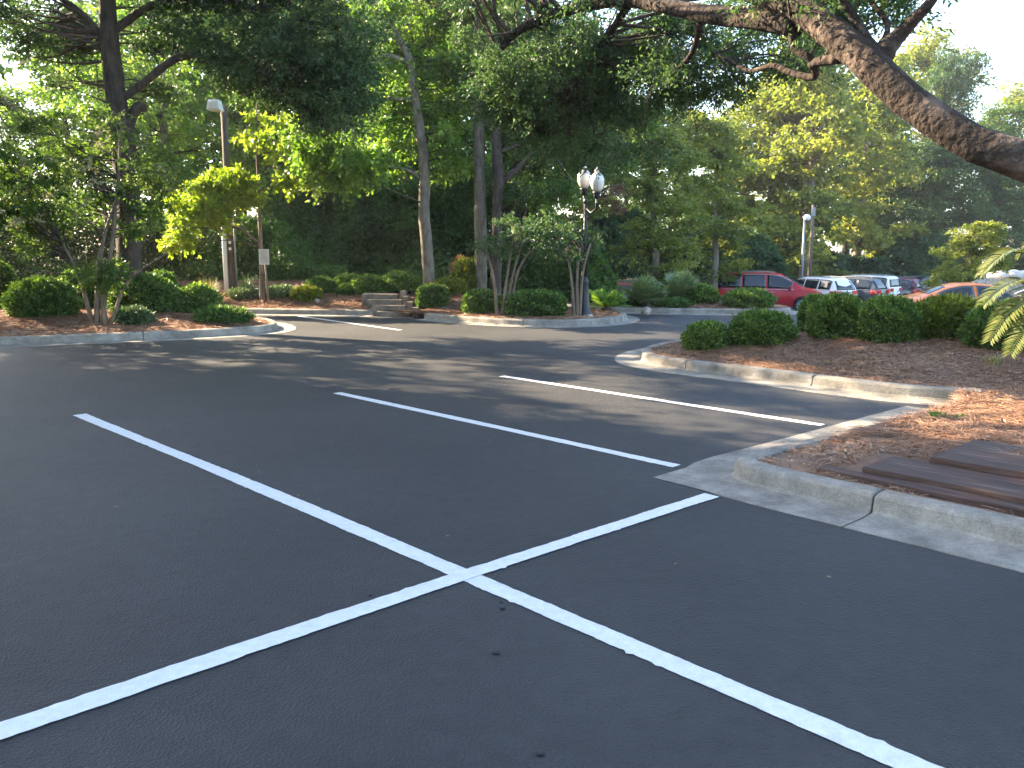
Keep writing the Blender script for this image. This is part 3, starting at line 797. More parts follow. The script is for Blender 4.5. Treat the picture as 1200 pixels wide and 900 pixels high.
# right, around the car park
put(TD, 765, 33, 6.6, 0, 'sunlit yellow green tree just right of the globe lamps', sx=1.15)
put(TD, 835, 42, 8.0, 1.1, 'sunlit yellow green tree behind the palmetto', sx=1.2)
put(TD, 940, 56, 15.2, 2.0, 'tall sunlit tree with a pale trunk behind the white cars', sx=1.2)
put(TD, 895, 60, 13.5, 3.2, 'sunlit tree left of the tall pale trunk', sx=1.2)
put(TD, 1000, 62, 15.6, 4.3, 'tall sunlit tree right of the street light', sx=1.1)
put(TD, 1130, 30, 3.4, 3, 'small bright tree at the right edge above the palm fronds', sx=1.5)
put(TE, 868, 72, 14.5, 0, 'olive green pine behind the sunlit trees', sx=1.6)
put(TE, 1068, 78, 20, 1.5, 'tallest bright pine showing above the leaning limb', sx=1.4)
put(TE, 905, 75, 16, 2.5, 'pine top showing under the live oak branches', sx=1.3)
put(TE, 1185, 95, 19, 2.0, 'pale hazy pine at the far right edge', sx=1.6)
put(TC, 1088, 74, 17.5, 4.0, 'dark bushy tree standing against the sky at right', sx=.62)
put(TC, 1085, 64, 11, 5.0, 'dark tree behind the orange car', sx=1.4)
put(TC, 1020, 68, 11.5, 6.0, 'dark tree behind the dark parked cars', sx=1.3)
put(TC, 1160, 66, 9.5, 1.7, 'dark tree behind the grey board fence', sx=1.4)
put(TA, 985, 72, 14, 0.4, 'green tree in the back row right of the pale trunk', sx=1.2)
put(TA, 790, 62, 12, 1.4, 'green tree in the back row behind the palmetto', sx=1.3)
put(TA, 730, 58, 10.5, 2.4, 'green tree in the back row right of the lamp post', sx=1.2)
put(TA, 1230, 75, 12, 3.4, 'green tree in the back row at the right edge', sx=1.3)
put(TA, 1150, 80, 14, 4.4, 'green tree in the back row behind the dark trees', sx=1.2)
# trees left of the picture that shade the lot
for i, (x, y, h, T) in enumerate(((-11.3, 8.8, 12, TC), (-10.2, 5.9, 10, TC), (-9.5, 3.6, 11, TA), (-12.5, 11.5, 11, TC), (-17, 14.5, 12, TC), (-14.5, 6, 12, TA), (-21, 18, 13, TC), (-20, 10, 13, TA), (-26, 14, 15, TC), (-28, 22, 14, TA), (-24, 3, 14, TA))):
    c = copy_tree(T, (x, y, 0), i * 1.3, (h/12*1.2, h/12*1.2, h/12), 'shade tree number %s outside the left edge' % ('one two three four five six seven eight nine ten eleven'.split()[i]))
    c['group'] = 'shade trees left of the picture'

# ------------------------------------------------------------------ dense undergrowth along the wood's edge
def thicket(label, x0, x1, yf, depth, h, n, L, W, mat):
    """leafy mass with a lumpy face; yf = function giving its front line"""
    x = rng.uniform(x0, x1, n); f = rng.random(n) ** 1.6
    hh = h * (.65 + .6 * vnoise(x, x * 0, 2.1, 8)) * (.25 + .75 * sstep(0, 3, x1 - x + vnoise(x, x * 0, .9, 31)))
    z = hh * rng.random(n) ** .8
    lump = (vnoise(x, z, 1.3, 5) - .5) * 1.6 + (vnoise(x, z, .5, 6) - .5) * .7
    y = yf(x) + lump + f * depth + (z / h) ** 2 * 1.2
    zz = gz(x, y) + bank(x, y) + z
    pos = np.stack([x, y, zz], -1)
    d = unit(rng.normal(size=(n, 3)) + np.array([0, -.5, -.1]))
    V, F = leaves(pos, d, L, W)
    tn = np.clip(.45 * rng.random(n) + .55 * vnoise(x, z, 1.7, 12), 0, 1)
    o = mesh_np('undergrowth', V, F, M[mat], tint=tn); tag(o, label, 'undergrowth', kind='stuff')
thicket('dark leafy undergrowth filling the wood edge behind the left beds', -22, -5.5, lambda x: 25.5 + 0*x, 2.5, 3.0, 60000, .15, .08, 'leaf_oak')
thicket('dark leafy undergrowth behind the centre bed and steps', -9, 3.6, lambda x: 29.2 - .1*x, 3, 3.8, 70000, .15, .08, 'leaf_oak')
thicket('dark leafy undergrowth behind the far road and palmetto', 3, 16, lambda x: 41 + x * .5, 3, 3.5, 60000, .2, .11, 'leaf_dark')
thicket('dark leafy undergrowth behind the parked cars', 14, 52, lambda x: 58 + 0*x, 3, 4.2, 90000, .27, .15, 'leaf_dark')
thicket('yellow green brush behind the white cars', 16, 27, lambda x: 56.5 + 0*x, 1.0, 2.6, 9000, .24, .14, 'leaf_far')

# ------------------------------------------------------------------ shrubs
n_big = 13000
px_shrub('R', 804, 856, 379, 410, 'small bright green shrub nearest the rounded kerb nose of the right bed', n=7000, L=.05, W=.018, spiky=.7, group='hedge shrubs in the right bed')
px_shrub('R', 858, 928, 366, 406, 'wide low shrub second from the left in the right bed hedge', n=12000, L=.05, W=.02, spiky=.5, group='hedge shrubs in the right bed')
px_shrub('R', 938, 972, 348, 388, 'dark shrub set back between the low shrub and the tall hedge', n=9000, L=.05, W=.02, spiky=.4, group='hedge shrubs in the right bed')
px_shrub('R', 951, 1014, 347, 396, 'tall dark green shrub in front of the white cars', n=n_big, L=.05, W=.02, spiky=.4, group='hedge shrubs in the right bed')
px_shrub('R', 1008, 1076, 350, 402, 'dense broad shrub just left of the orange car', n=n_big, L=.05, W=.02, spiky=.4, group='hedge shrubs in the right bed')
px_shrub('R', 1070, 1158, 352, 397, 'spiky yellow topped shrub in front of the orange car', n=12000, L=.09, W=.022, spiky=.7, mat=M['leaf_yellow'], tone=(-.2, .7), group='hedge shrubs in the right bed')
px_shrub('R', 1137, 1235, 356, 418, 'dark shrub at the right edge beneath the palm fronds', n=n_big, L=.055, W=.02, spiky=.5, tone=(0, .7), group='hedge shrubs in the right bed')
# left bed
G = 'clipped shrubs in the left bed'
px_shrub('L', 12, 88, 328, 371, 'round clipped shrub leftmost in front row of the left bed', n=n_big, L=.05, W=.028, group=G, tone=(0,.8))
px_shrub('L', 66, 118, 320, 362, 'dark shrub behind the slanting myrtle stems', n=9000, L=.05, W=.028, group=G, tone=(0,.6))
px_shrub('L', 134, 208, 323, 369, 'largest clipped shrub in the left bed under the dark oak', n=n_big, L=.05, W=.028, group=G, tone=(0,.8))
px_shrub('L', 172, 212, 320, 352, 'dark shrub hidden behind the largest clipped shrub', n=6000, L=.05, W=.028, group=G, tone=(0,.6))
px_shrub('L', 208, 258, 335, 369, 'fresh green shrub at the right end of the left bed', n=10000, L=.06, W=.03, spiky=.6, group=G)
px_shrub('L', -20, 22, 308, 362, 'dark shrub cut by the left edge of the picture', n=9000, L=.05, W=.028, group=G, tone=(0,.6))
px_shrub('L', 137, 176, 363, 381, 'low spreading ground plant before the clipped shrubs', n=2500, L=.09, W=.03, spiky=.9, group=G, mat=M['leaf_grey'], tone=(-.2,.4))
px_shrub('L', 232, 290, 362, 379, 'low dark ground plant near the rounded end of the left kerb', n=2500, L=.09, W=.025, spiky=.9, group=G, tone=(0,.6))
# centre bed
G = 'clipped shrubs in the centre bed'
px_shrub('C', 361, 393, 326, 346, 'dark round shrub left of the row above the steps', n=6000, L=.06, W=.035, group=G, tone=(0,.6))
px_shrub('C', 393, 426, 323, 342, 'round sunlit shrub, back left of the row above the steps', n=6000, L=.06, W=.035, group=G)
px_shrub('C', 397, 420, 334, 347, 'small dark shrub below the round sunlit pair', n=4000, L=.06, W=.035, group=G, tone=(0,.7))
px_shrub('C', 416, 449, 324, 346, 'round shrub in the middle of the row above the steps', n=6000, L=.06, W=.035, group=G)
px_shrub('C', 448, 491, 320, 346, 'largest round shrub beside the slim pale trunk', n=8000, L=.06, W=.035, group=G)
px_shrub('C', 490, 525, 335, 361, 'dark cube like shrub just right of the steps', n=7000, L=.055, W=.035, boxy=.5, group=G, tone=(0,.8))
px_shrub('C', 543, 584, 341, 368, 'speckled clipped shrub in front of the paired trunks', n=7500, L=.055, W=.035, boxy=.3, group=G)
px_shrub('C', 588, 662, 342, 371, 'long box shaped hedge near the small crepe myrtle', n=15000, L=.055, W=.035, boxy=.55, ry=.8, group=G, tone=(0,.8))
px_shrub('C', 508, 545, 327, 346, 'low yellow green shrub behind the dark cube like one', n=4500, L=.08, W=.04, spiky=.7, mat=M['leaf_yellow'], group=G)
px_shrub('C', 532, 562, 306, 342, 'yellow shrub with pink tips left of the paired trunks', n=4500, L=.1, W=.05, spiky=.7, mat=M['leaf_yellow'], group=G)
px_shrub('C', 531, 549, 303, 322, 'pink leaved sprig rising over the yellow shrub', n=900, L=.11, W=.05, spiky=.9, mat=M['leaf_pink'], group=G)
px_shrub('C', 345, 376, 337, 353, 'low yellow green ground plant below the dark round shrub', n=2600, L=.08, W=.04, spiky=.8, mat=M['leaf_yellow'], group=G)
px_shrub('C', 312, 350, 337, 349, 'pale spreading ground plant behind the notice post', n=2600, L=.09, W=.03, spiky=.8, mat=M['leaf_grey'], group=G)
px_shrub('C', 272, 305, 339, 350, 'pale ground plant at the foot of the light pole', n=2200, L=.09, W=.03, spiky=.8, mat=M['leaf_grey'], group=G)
px_shrub('C', 483, 505, 328, 343, 'small fresh green plant behind the slim trunk', n=1500, L=.09, W=.04, spiky=.8, mat=M['leaf_bright'], group=G)
# far bed
G = 'shrubs in the far bed'
px_shrub('F', 756, 784, 337, 353, 'round green shrub below the palmetto', n=4500, L=.06, W=.035, group=G)
px_shrub('F', 783, 804, 336, 352, 'yellow green shrub right of the palmetto', n=3500, L=.07, W=.035, mat=M['leaf_yellow'], group=G)
px_shrub('F', 798, 840, 335, 356, 'wide sunlit shrub left of the red minivan', n=6000, L=.065, W=.035, group=G)
px_shrub('F', 759, 781, 347, 362, 'small round shrub in the front of the far bed', n=3500, L=.06, W=.035, group=G)
px_shrub('F', 728, 760, 348, 364, 'low dark shrub next to the sago palm', n=3500, L=.08, W=.035, spiky=.7, group=G, tone=(0,.6))
px_shrub('F', 772, 808, 351, 364, 'low spreading shrub at the kerb of the far bed', n=3500, L=.07, W=.03, spiky=.7, group=G, tone=(0,.7))
px_shrub('F', 849, 904, 340, 366, 'large domed shrub in front of the red minivan', n=11000, L=.06, W=.035, group=G)

# ------------------------------------------------------------------ palms
def frond(base, az, el, ln, leaf, wl, sag, n=34, rise=0, narrow=1.0):
    """feather frond: returns leaf quads and the rib line"""
    t = np.linspace(0, 1, n)
    rad = ln * t * cos(el); h = ln * t * sin(el) - sag * t ** 2
    c = np.stack([base[0] + cos(az) * rad, base[1] + sin(az) * rad, base[2] + h], -1)
    side = np.array([-sin(az), cos(az), 0])
    tg = unit(np.gradient(c, axis=0)); up = unit(np.cross(tg, side)) * -1
    V = []; 
    for i in range(2, n):
        l = leaf * (sin(pi * (t[i] * .86 + .1)) ** .6) * narrow
        for s in (-1, 1):
            d = unit(side * s * .85 + tg[i] * .55 + up[i] * .28 + rng.normal(0, .05, 3))
            p = c[i]; w = tg[i] * wl
            q = p + d * l - np.array([0, 0, 1]) * l * .12
            V += [p - w * .5, p + d * l * .5 - w * .45 + up[i] * l * .03, q, p + d * l * .5 + w * .45 + up[i] * l * .03]
    return np.array(V), c
def palm(name, label, x, y, z, n, ln, leaf, wl, sag, els, cat='palm', mat='leaf_palm', trunk_h=.25, nseg=34, az0=0, azr=2*pi):
    root = thing(name, (x, y, z), label, cat)
    mb = MB(); mb.lathe([(.11, -.1), (.14, 0), (.15, trunk_h * .6), (.09, trunk_h), (.03, trunk_h + .06)], 12); mb.build('trunk', M['bark_dark'], root)
    for i in range(n):
        az = az0 + azr * i / n * (1 if azr < 6 else 2.6) + rng.uniform(-.15, .15); el = els[0] + (els[1] - els[0]) * rng.random()
        V, c = frond((0, 0, trunk_h), az, el, ln * rng.uniform(.85, 1.1), leaf, wl, sag * rng.uniform(.7, 1.3), nseg)
        F = np.arange(len(V)).reshape(-1, 4)
        rb = MB(); rb.tube(c, list(np.linspace(.014, .004, len(c))), 4)
        fo = mesh_np('frond', V, F, M[mat], root, tint=np.clip(rng.random(len(F)) * .6 + .2, 0, 1))
        rb.build('rib', M[mat], fo)
    return root
ysg = 21.0; xs_ = (707 - 600) / 1000 * ysg
palm('sago_palm', 'bright green sago palm glowing beside the foot of the lamp post', xs_ + .1, ysg + .2, bz('F', xs_, ysg + .5) if bz('F', xs_, ysg+.5) > -.3 else 0.05, 46, .66, .17, .03, .16, (.3, 1.35), nseg=24, mat='leaf_bright', trunk_h=.12)
# foreground sago at the right edge
p_ = P(1262, 440, .5)
palm('sago_palm', 'large sago palm with arching yellow green fronds at the right edge', p_[0], p_[1], bz('R', p_[0], p_[1]), 0, 1, .1, .01, .1, (0, 1))
big = [o for o in bpy.data.objects if o.get('label', '').startswith('large sago')][0]
c0 = np.array(big.location) + np.array([0, 0, .35])
def frond_to(tip_px, ydist, midlift, leaf=.23, wl=.03, parent=big):
    tip = PD(tip_px[0], tip_px[1], ydist); n = 84; t = np.linspace(0, 1, n)[:, None]
    m = (c0 + tip) / 2 + np.array([0, 0, midlift])
    c = c0 * (1-t)**2 + 2*m*t*(1-t) + tip * t**2 - np.array(big.location)
    tg = unit(np.gradient(c, axis=0)); side = unit(np.cross(tg, np.array([0, 0, 1.]))); up = np.cross(side, tg)
    V = []
    for i in range(9, n):
        l = leaf * (math.sin(pi * (i / n * .84 + .12)) ** .6)
        for s in (-1, 1):
            d = unit(side[i] * s * .8 + tg[i] * .6 + up[i] * .2 + rng.normal(0, .04, 3)); w = unit(tg[i]) * wl
            p = c[i]; q = p + d * l - np.array([0, 0, .15]) * l
            V += [p - w * .5, p + d * l * .5 - w * .45 + up[i] * l * .04, q, p + d * l * .5 + w * .45 + up[i] * l * .04]
    V = np.array(V); F = np.arange(len(V)).reshape(-1, 4)
    fo = mesh_np('frond', V, F, M['leaf_palm'], big, tint=np.clip(rng.random(len(F)) * .5 + .35, 0, 1))
    rb = MB(); rb.tube(c, list(np.linspace(.014, .004, n)), 4); rb.build('rib', M['leaf_palm'], fo)
yd = p_[1]
for tip, y, ml in (((1150,322), yd-.1, 1.15), ((1152,358), yd-.5, .95), ((1160,400), yd-.7, 1.05), ((1184,415), yd-.9, .9), ((1195,300), yd+.2, 1.1), ((1230,285), yd+.5, .9), ((1330,310), yd, .9), ((1390,370), yd+.2, .8), ((1330,430), yd-1.0, .8), ((1260,440), yd-1.3, .8), ((1290,270), yd+.6, .6)):
    frond_to(tip, y, ml)

# palmetto with fan leaves
def palmetto(px, py, y, label):
    x = (px - 600) / 1000 * y; z = bz('F', x, y)
    if z < -1: z = float(gz(x, y)) + .1
    root = thing('palmetto', (x, y, z), label, 'palm')
    mb = MB(); mb.lathe([(.14, -.1), (.15, .05), (.1, .2), (.05, .24)], 10); mb.build('trunk', M['bark_dark'], root)
    for i in range(34):
        az = i * 2.4; el = rng.uniform(0, 1.35); L_ = rng.uniform(.12, .5)
        o = np.array([cos(az) * cos(el), sin(az) * cos(el), sin(el)]) * L_ + np.array([0, 0, .18])
        f = unit(o - np.array([0, 0, .1])); s = unit(np.cross(f, np.array([0, 0, 1.]))); u = np.cross(s, f)
        V = []
        for a in np.linspace(-1.9, 1.9, 17):
            d = unit(f * cos(a) + s * sin(a) + u * .1); l = .42 * (1 - .12 * abs(a)); w = unit(s * cos(a) - f * sin(a)) * .024
            tip = o + d * l - np.array([0, 0, .1 * l])
            V += [o, o + d * l * .55 + w, tip, o + d * l * .55 - w]
        V = np.array(V); F = np.arange(len(V)).reshape(-1, 4)
        fo = mesh_np('fan_leaf', V, F, M['leaf_grey'], root, tint=rng.random(len(F)) * .7 + .2)
        rb = MB(); rb.tube([(0, 0, .12), tuple(o)], .01, 4); rb.build('stalk', M['leaf_grey'], fo)
palmetto(757, 335, 22.6, 'grey green palmetto with fan leaves, left one of the two in the far bed')
palmetto(796, 335, 23.4, 'grey green palmetto with fan leaves, right one of the two in the far bed')

# ornamental grass by the light pole
def tuft(px, y, key, h, n, label, mat='grass', w=.012):
    x = (px - 600) / 1000 * y; z = bz(key, x, y)
    az = rng.uniform(0, 2*pi, n); e = rng.uniform(.15, .7, n); l = h * rng.uniform(.6, 1.1, n)
    o = np.stack([rng.normal(0, .06, n), rng.normal(0, .06, n), np.zeros(n)], -1)
    d = np.stack([np.cos(az) * np.sin(e), np.sin(az) * np.sin(e), np.cos(e)], -1)
    s = np.stack([-np.sin(az), np.cos(az), 0*az], -1) * w / 2
    m = o + d * l[:, None] * .6; t = o + d * l[:, None] + np.array([0, 0, -1.]) * (l * np.sin(e) * .45)[:, None]
    V = np.stack([o - s, o + s, m + s, m - s, t + s*.2, t - s*.2], 1).reshape(-1, 3); i = np.arange(n)[:, None] * 6
    F = np.concatenate([i + [0,1,2,3], i + [3,2,4,5]])
    ob = mesh_np('grass_tuft', V, F, M[mat], tint=rng.random(2*n), loc=(x, y, z - .02)); tag(ob, label, 'grass')
tuft(246, 23.3, 'C', .75, 260, 'dry straw coloured grass tuft left of the light pole')
tuft(291, 24.0, 'C', .65, 120, 'thin green grass tuft right of the light pole', 'leaf_grey')
tuft(1168, 10.5, 'R', .2, 60, 'small dry grass tuft in the right bed below the fronds')
# green weed in the straw
for (px, py, lab, s) in ((1100, 491, 'small bright green weed growing in the straw beside the timbers', 1), (1124, 491, 'tiny second green weed right of the larger weed', .7)):
    p = P(px, py, .25); p = P(px, py, bz('R', p[0], p[1]))
    n = int(14 * s); az = rng.uniform(0, 2*pi, n); d = unit(np.stack([np.cos(az), np.sin(az), rng.uniform(.2, .9, n)], -1))
    V, F = leaves(np.zeros((n, 3)) + d * .02, d, .075 * s, .035 * s)
    tag(mesh_np('weed', V, F, M['leaf_bright'], tint=rng.random(n), loc=(p[0], p[1], p[2] + .01)), lab, 'weed')
# ------------------------------------------------------------------ street furniture
def lamp_post():
    y = 19.9; x = (684.5 - 600) / 1000 * y; z = bz('C', x, y)
    if z < -.2: z = .1
    r = thing('lamp_post', (x, y, z), 'black lamp post with twin frosted acorn globes at the end of the centre bed', 'lamp post')
    b = MB(); b.lathe([(.17, -.1), (.17, .04), (.145, .07), (.14, .16), (.115, .2), (.105, .55), (.085, .72), (.1, .76), (.1, .8), (.07, .84), (.055, .9)], 20); b.build('base', M['base_metal'], r)
    top = PD(688, 237, y)[2] - z
    p = MB(); p.tube([(0, 0, .85), (0, 0, top)], [.052, .04], 14); p.lathe([(.05, top - .03), (.065, top), (.05, top + .05), (.02, top + .1)], 14); p.build('pole', M['black_metal'], r)
    for (px, py, yy) in ((684.5, 222, y + .12), (699.5, 226, y - .35)):
        g = PD(px, py, yy) - np.array([x, y, z])
        a = MB(); a.tube([(0, 0, top - .12), (g[0]*.5, g[1]*.5, top - .25), (g[0]*.95, g[1]*.95, top - .16), (g[0], g[1], g[2] - .02)], [.022]*4, 8)
        a.lathe([(.015, -.28), (.035, -.24), (.02, -.18)], 10, c=g); ar = a.build('arm', M['black_metal'], r)
        f = MB(); f.lathe([(.05, -.12), (.085, -.09), (.07, -.05), (.1, -.01), (.1, .02), (.08, .03)], 16, c=g); f.build('fitter', M['black_metal'], r)
        gl = MB(); gl.lathe([(.075, .03), (.115, .09), (.15, .17), (.162, .24), (.158, .30), (.13, .37), (.09, .41), (.055, .44), (.045, .455), (.06, .48), (.05, .51), (.02, .54), (.008, .57)], 22, c=g)
        go = gl.build('globe', M['globe'], r)
M['base_metal'] = plain('base_metal', (.022, .023, .026), .5, .2)
lamp_post()

def light_pole():
    y = 24.0; x0 = PD(273, 340, y)[0]; z = bz('C', x0, y)
    r = thing('light_pole', (x0, y, z), 'wooden light pole with a square floodlight and pale conduit at its foot', 'light pole')
    H = PD(264, 122, y)[2] - z
    m = MB(); m.tube([(0, 0, -.1), (0, 0, H * .5), (0, 0, H)], [.105, .095, .085], 14); m.build('pole', M['pole_wood'], r)
    c = MB(); c.tube([(-.15, -.07, 0), (-.15, -.07, 2.3)], .064, 12); c.tube([(-.15, -.07, 2.3), (-.14, -.06, 3.0)], .03, 8); c.build('conduit', M['pvc'], r)
    c = MB(); c.tube([(.135, -.05, 0), (.135, -.05, 2.4)], .026, 8); c.build('conduit', M['grey_metal'], r)
    for hz in (1.2, 1.05, 1.9):
        b = MB(); b.box((.02, -.13, hz * 1.15), (.06, .03, .07)); b.build('bracket', M['white'], r)
    a = MB(); a.tube([(0, 0, H - .12), (-.06, -.12, H - .1), (-.1, -.2, H - .1)], .025, 8); a.build('arm', M['grey_metal'], r)
    h = MB(); h.box((-.13, -.3, H - .08), (.34, .38, .26), bev=.04); ho = h.build('floodlight', M['white'], r)
    g = MB(); g.box((-.13, -.50, H - .1), (.27, .012, .18)); g.build('lens', M['globe'], ho)
light_pole()

def notice():
    y = 22.9; x = PD(312, 345, y)[0]; z = bz('C', x, y)
    r = thing('notice_sign', (x, y, z), 'small weathered white notice board on a leaning wooden post', 'sign')
    top = PD(311, 301, y)[2] - z
    m = MB(); m.tube([(.06, 0, -.1), (.0, 0, top + .1)], .028, 8); m.build('post', M['bark_smooth'], r)
    p = MB(); p.box((0, -.045, top), (.27, .02, .41)); pl = p.build('panel', M['sign_face'], r)
    q = MB()
    for i in range(7): q.box((random.uniform(-.01, .01), -.0575, top + .15 - i * .05), (random.uniform(.15, .21), .003, .018))
    q.build('faded_print', M['print'], pl)
    k = thing('tree_stake', (PD(309, 345, y)[0] - .03, y + .12, z), 'dark wooden stake standing against the young maple trunk', 'stake')
    s = MB(); s.box((0, 0, .38), (.06, .06, .95)); s.build('post', M['pole_wood'], k)
    s = MB(); s.box((0, 0, .8), (.08, .08, .04)); s.build('strap', M['black_metal'], k)
M['sign_face'] = noise_mat('sign_face', (.42, .41, .37), (.55, .54, .5), 9, .6, .1, 40)
M['print'] = plain('print', (.25, .25, .24), .7)
notice()

def far_light(px, ytop, y, hgt_px, label, arm=True, wood=False, dia=.09):
    x = (px - 600) / 1000 * y; z = float(gz(x, y)); H = PD(px, ytop, y)[2] - z
    r = thing('street_light' if arm else 'utility_pole', (x, y, z), label, 'street light' if arm else 'pole')
    m = MB(); m.tube([(0, 0, -.1), (0, 0, H)], [dia, dia * .7], 10); m.build('pole', M['pole_wood'] if wood else M['grey_metal'], r)
    if arm:
        a = MB(); a.tube([(0, 0, H - .1), (-.15, -.2, H + .05), (-.2, -.5, H + .08)], .05, 8); a.build('arm', M['grey_metal'], r)
        h = MB(); h.lathe([(.04, .2), (.14, .17), (.2, .06), (.18, -.08), (.08, -.15)], 14, c=(-.1, -.7, H)); h.build('lamp_head', M['white'], r)
    else:
        a = MB(); a.box((0, -.12, H - .4), (.2, .05, .5)); a.build('bracket', M['grey_metal'], r)
far_light(937, 256, 50, 0, 'grey street light with a pale round head beside the tall pale trunk')
far_light(946, 240, 50.8, 0, 'plain wooden pole right behind the street light', arm=False, wood=True, dia=.13)

# ------------------------------------------------------------------ concrete steps rising into the centre bed
def steps():
    a = P(441, 371, 0); b = P(478, 373, 0)
    r = thing('concrete_steps', (a[0], a[1], 0), 'low concrete steps climbing from the lot into the centre bed', 'steps')
    w = b[0] - a[0]; d = np.array([-.35, 1.0]); d = d / np.linalg.norm(d); ang = 0
    for i in range(4):
        m = MB(); o = d * (.34 * i); h = .125 * (i + 1)
        m.box((w / 2 + o[0] - .05 * i, .2 + o[1], h / 2), (w + .03 * i, .40, h), bev=.012); m.build('step', M['step_c'], r)
    m = MB()
    for i, (px, pz) in enumerate(((w + .12, .22), (w - .05, .34), (w - .2, .46), (w - .32, .58))):
        m.box((px, .15 + i * .36, pz / 2 - .02), (.17, .37, pz + .04), bev=.012)
    m.build('side_wall', M['step_c'], r)
    m = MB(); m.box((-.2, 1.9, .24), (.8, .8, .50), bev=.01); m.build('landing', M['step_c'], r)
M['step_c'] = noise_mat('step_concrete', (.12, .09, .066), (.26, .205, .155), 6, .9, .8, 40)
steps()

# rocks and bits
def rock(px, y, key, s, label):
    x = (px - 600) / 1000 * y; z = bz(key, x, y)
    bm = bmesh.new(); bmesh.ops.create_icosphere(bm, subdivisions=3, radius=1)
    sd = random.uniform(0, 9)
    for v in bm.verts:
        k = 1 + .22 * sin(v.co.x * 3 + sd) + .16 * sin(v.co.y * 4.1 + v.co.z * 3 + sd) + random.uniform(-.03, .03)
        v.co = Vector((v.co.x * s[0] * k, v.co.y * s[1] * k, v.co.z * s[2] * k))
    me = bpy.data.meshes.new('rock'); bm.to_mesh(me); bm.free(); me.materials.append(M['rock'])
    o = bpy.data.objects.new('rock', me); link(o); o.location = (x, y, z + s[2] * .4); tag(o, label, 'rock', 'rocks in the beds')
rock(757, 20.9, 'F', (.14, .1, .1), 'small tan rock at the kerb between the sago palm and the low shrubs')
rock(372, 22.9, 'C', (.1, .08, .06), 'small pinkish rock lying in the straw left of the steps')
rock(690, 19.4, 'C', (.09, .08, .05), 'small stone at the foot of the lamp post')

# red caution tape strung across the far bed
def tape():
    pts = [PD(a, b, y) for a, b, y in ((724, 332, 23.8), (745, 334, 23.8), (775, 336, 23.6), (812, 339, 23.4))]
    m = MB(); vs = []; n = 24
    P_ = np.array(pts); t = np.linspace(0, 3, n)
    c = np.stack([np.interp(t, range(4), P_[:, i]) for i in range(3)], -1)
    for i, p in enumerate(c):
        tw = .4 * sin(i * .8)
        vs += [p + np.array([0, sin(tw) * .015, cos(tw) * .016]), p - np.array([0, sin(tw) * .015, cos(tw) * .016])]
    m.add(vs, [(2*i, 2*i+1, 2*i+3, 2*i+2) for i in range(n - 1)])
    o = m.build('caution_tape', M['tape']); tag(o, 'red caution tape stretched behind the sago palm and palmettos', 'tape')
    so = o.modifiers.new('s', 'SOLIDIFY'); so.thickness = .004
    for i, q in enumerate((pts[0], pts[-1])):
        z = float(gz(q[0], q[1])) - .1
        s = MB(); s.tube([(0, 0, 0), (0, 0, q[2] - z + .05)], .02, 8); tag(s.build('tape_stake', M['pole_wood'], loc=(q[0], q[1] + .03, z)), 'thin stake holding the %s end of the red tape' % ('left', 'right')[i], 'stake')
tape()

# ------------------------------------------------------------------ timber steps in the right bed
def timbers():
    dirA = (P(1200,645) - P(1021,603)); dirA = dirA / np.linalg.norm(dirA); dirB = np.array([-dirA[1], dirA[0], 0])
    ang = math.atan2(dirA[1], dirA[0])
    def board(p0, ln, w, th, ztop, label):
        m = MB(); n = 40; vs = []; 
        for i in range(n + 1):
            u = ln * i / n
            for (v, zz) in ((0, -th), (0, -.006), (.006, 0), (w - .006, 0), (w, -.006), (w, -th)):
                j = random.uniform(-.0015, .0015)
                vs.append((u + (random.uniform(-.004, .004) if i == 0 else 0), v + j, zz + j + .003 * sin(u * 1.7)))
        fs = [(i*6+q, (i+1)*6+q, (i+1)*6+(q+1)%6, i*6+(q+1)%6) for i in range(n) for q in range(6)]
        fs += [tuple(range(6)), tuple(n*6+q for q in range(6))[::-1]]
        m.add(vs, fs)
        o = m.build('timber_board', M['timber']); o.location = (p0[0], p0[1], ztop); o.rotation_euler = (0, 0, ang)
        tag(o, label, 'timber step', 'timber steps in the right bed')
    a = P(957, 549, .15); b = P(1011, 548, .182); c = P(1091, 536, .222); e = P(1121, 512, .222)
    nB = np.array([-dirA[1], dirA[0]]); dd = lambda p, q: abs(float((q[:2] - p[:2]) @ nB))
    board(a, 4.2, dd(a, b) - .006, .12, .152, 'lowest brown timber lying flush behind the near kerb')
    board(b, 4.0, dd(b, c) - .010, .12, .186, 'middle brown timber step above the lowest timber')
    board(c, 3.8, dd(c, e), .12, .226, 'topmost brown timber step with the splintered left end')
timbers()

# crumbs of asphalt, pebbles and dry leaves on the lot
def scatter(name, label, cat, n, region, size, mat, flat=.5, seed=0):
    vs = []; fs = []; r = np.random.default_rng(seed)
    for i in range(n):
        y = r.uniform(*region[1]); x = r.uniform(region[0][0], region[0][1]) * y
        s = size * r.uniform(.5, 1.4); z = float(gz(x, y)) + s * flat * .4 + .001
        k = r.uniform(.7, 1.3, (6, 3)) * s
        o = len(vs)
        vs += [(x + k[0,0], y, z), (x - k[1,0], y, z), (x, y + k[2,0], z), (x, y - k[3,0], z), (x, y, z + k[4,0] * flat), (x, y, z - k[5,0] * flat * .5)]
        fs += [tuple(o + q for q in f) for f in ((0,2,4),(2,1,4),(1,3,4),(3,0,4),(2,0,5),(1,2,5),(3,1,5),(0,3,5))]
    m = MB(); m.add(vs, fs); ob = m.build(name, mat); tag(ob, label, cat, kind='stuff')
scatter('asphalt_crumbs', 'tiny black crumbs of asphalt lying on the new surface', 'crumbs', 70, ((-.6, .6), (2.4, 9)), .006, M['black_metal'], .6, 1)
scatter('fallen_leaves', 'tiny pale leaf fragments scattered on the asphalt', 'leaves', 70, ((-.5, .45), (4, 17)), .009, M['grass'], .1, 2)
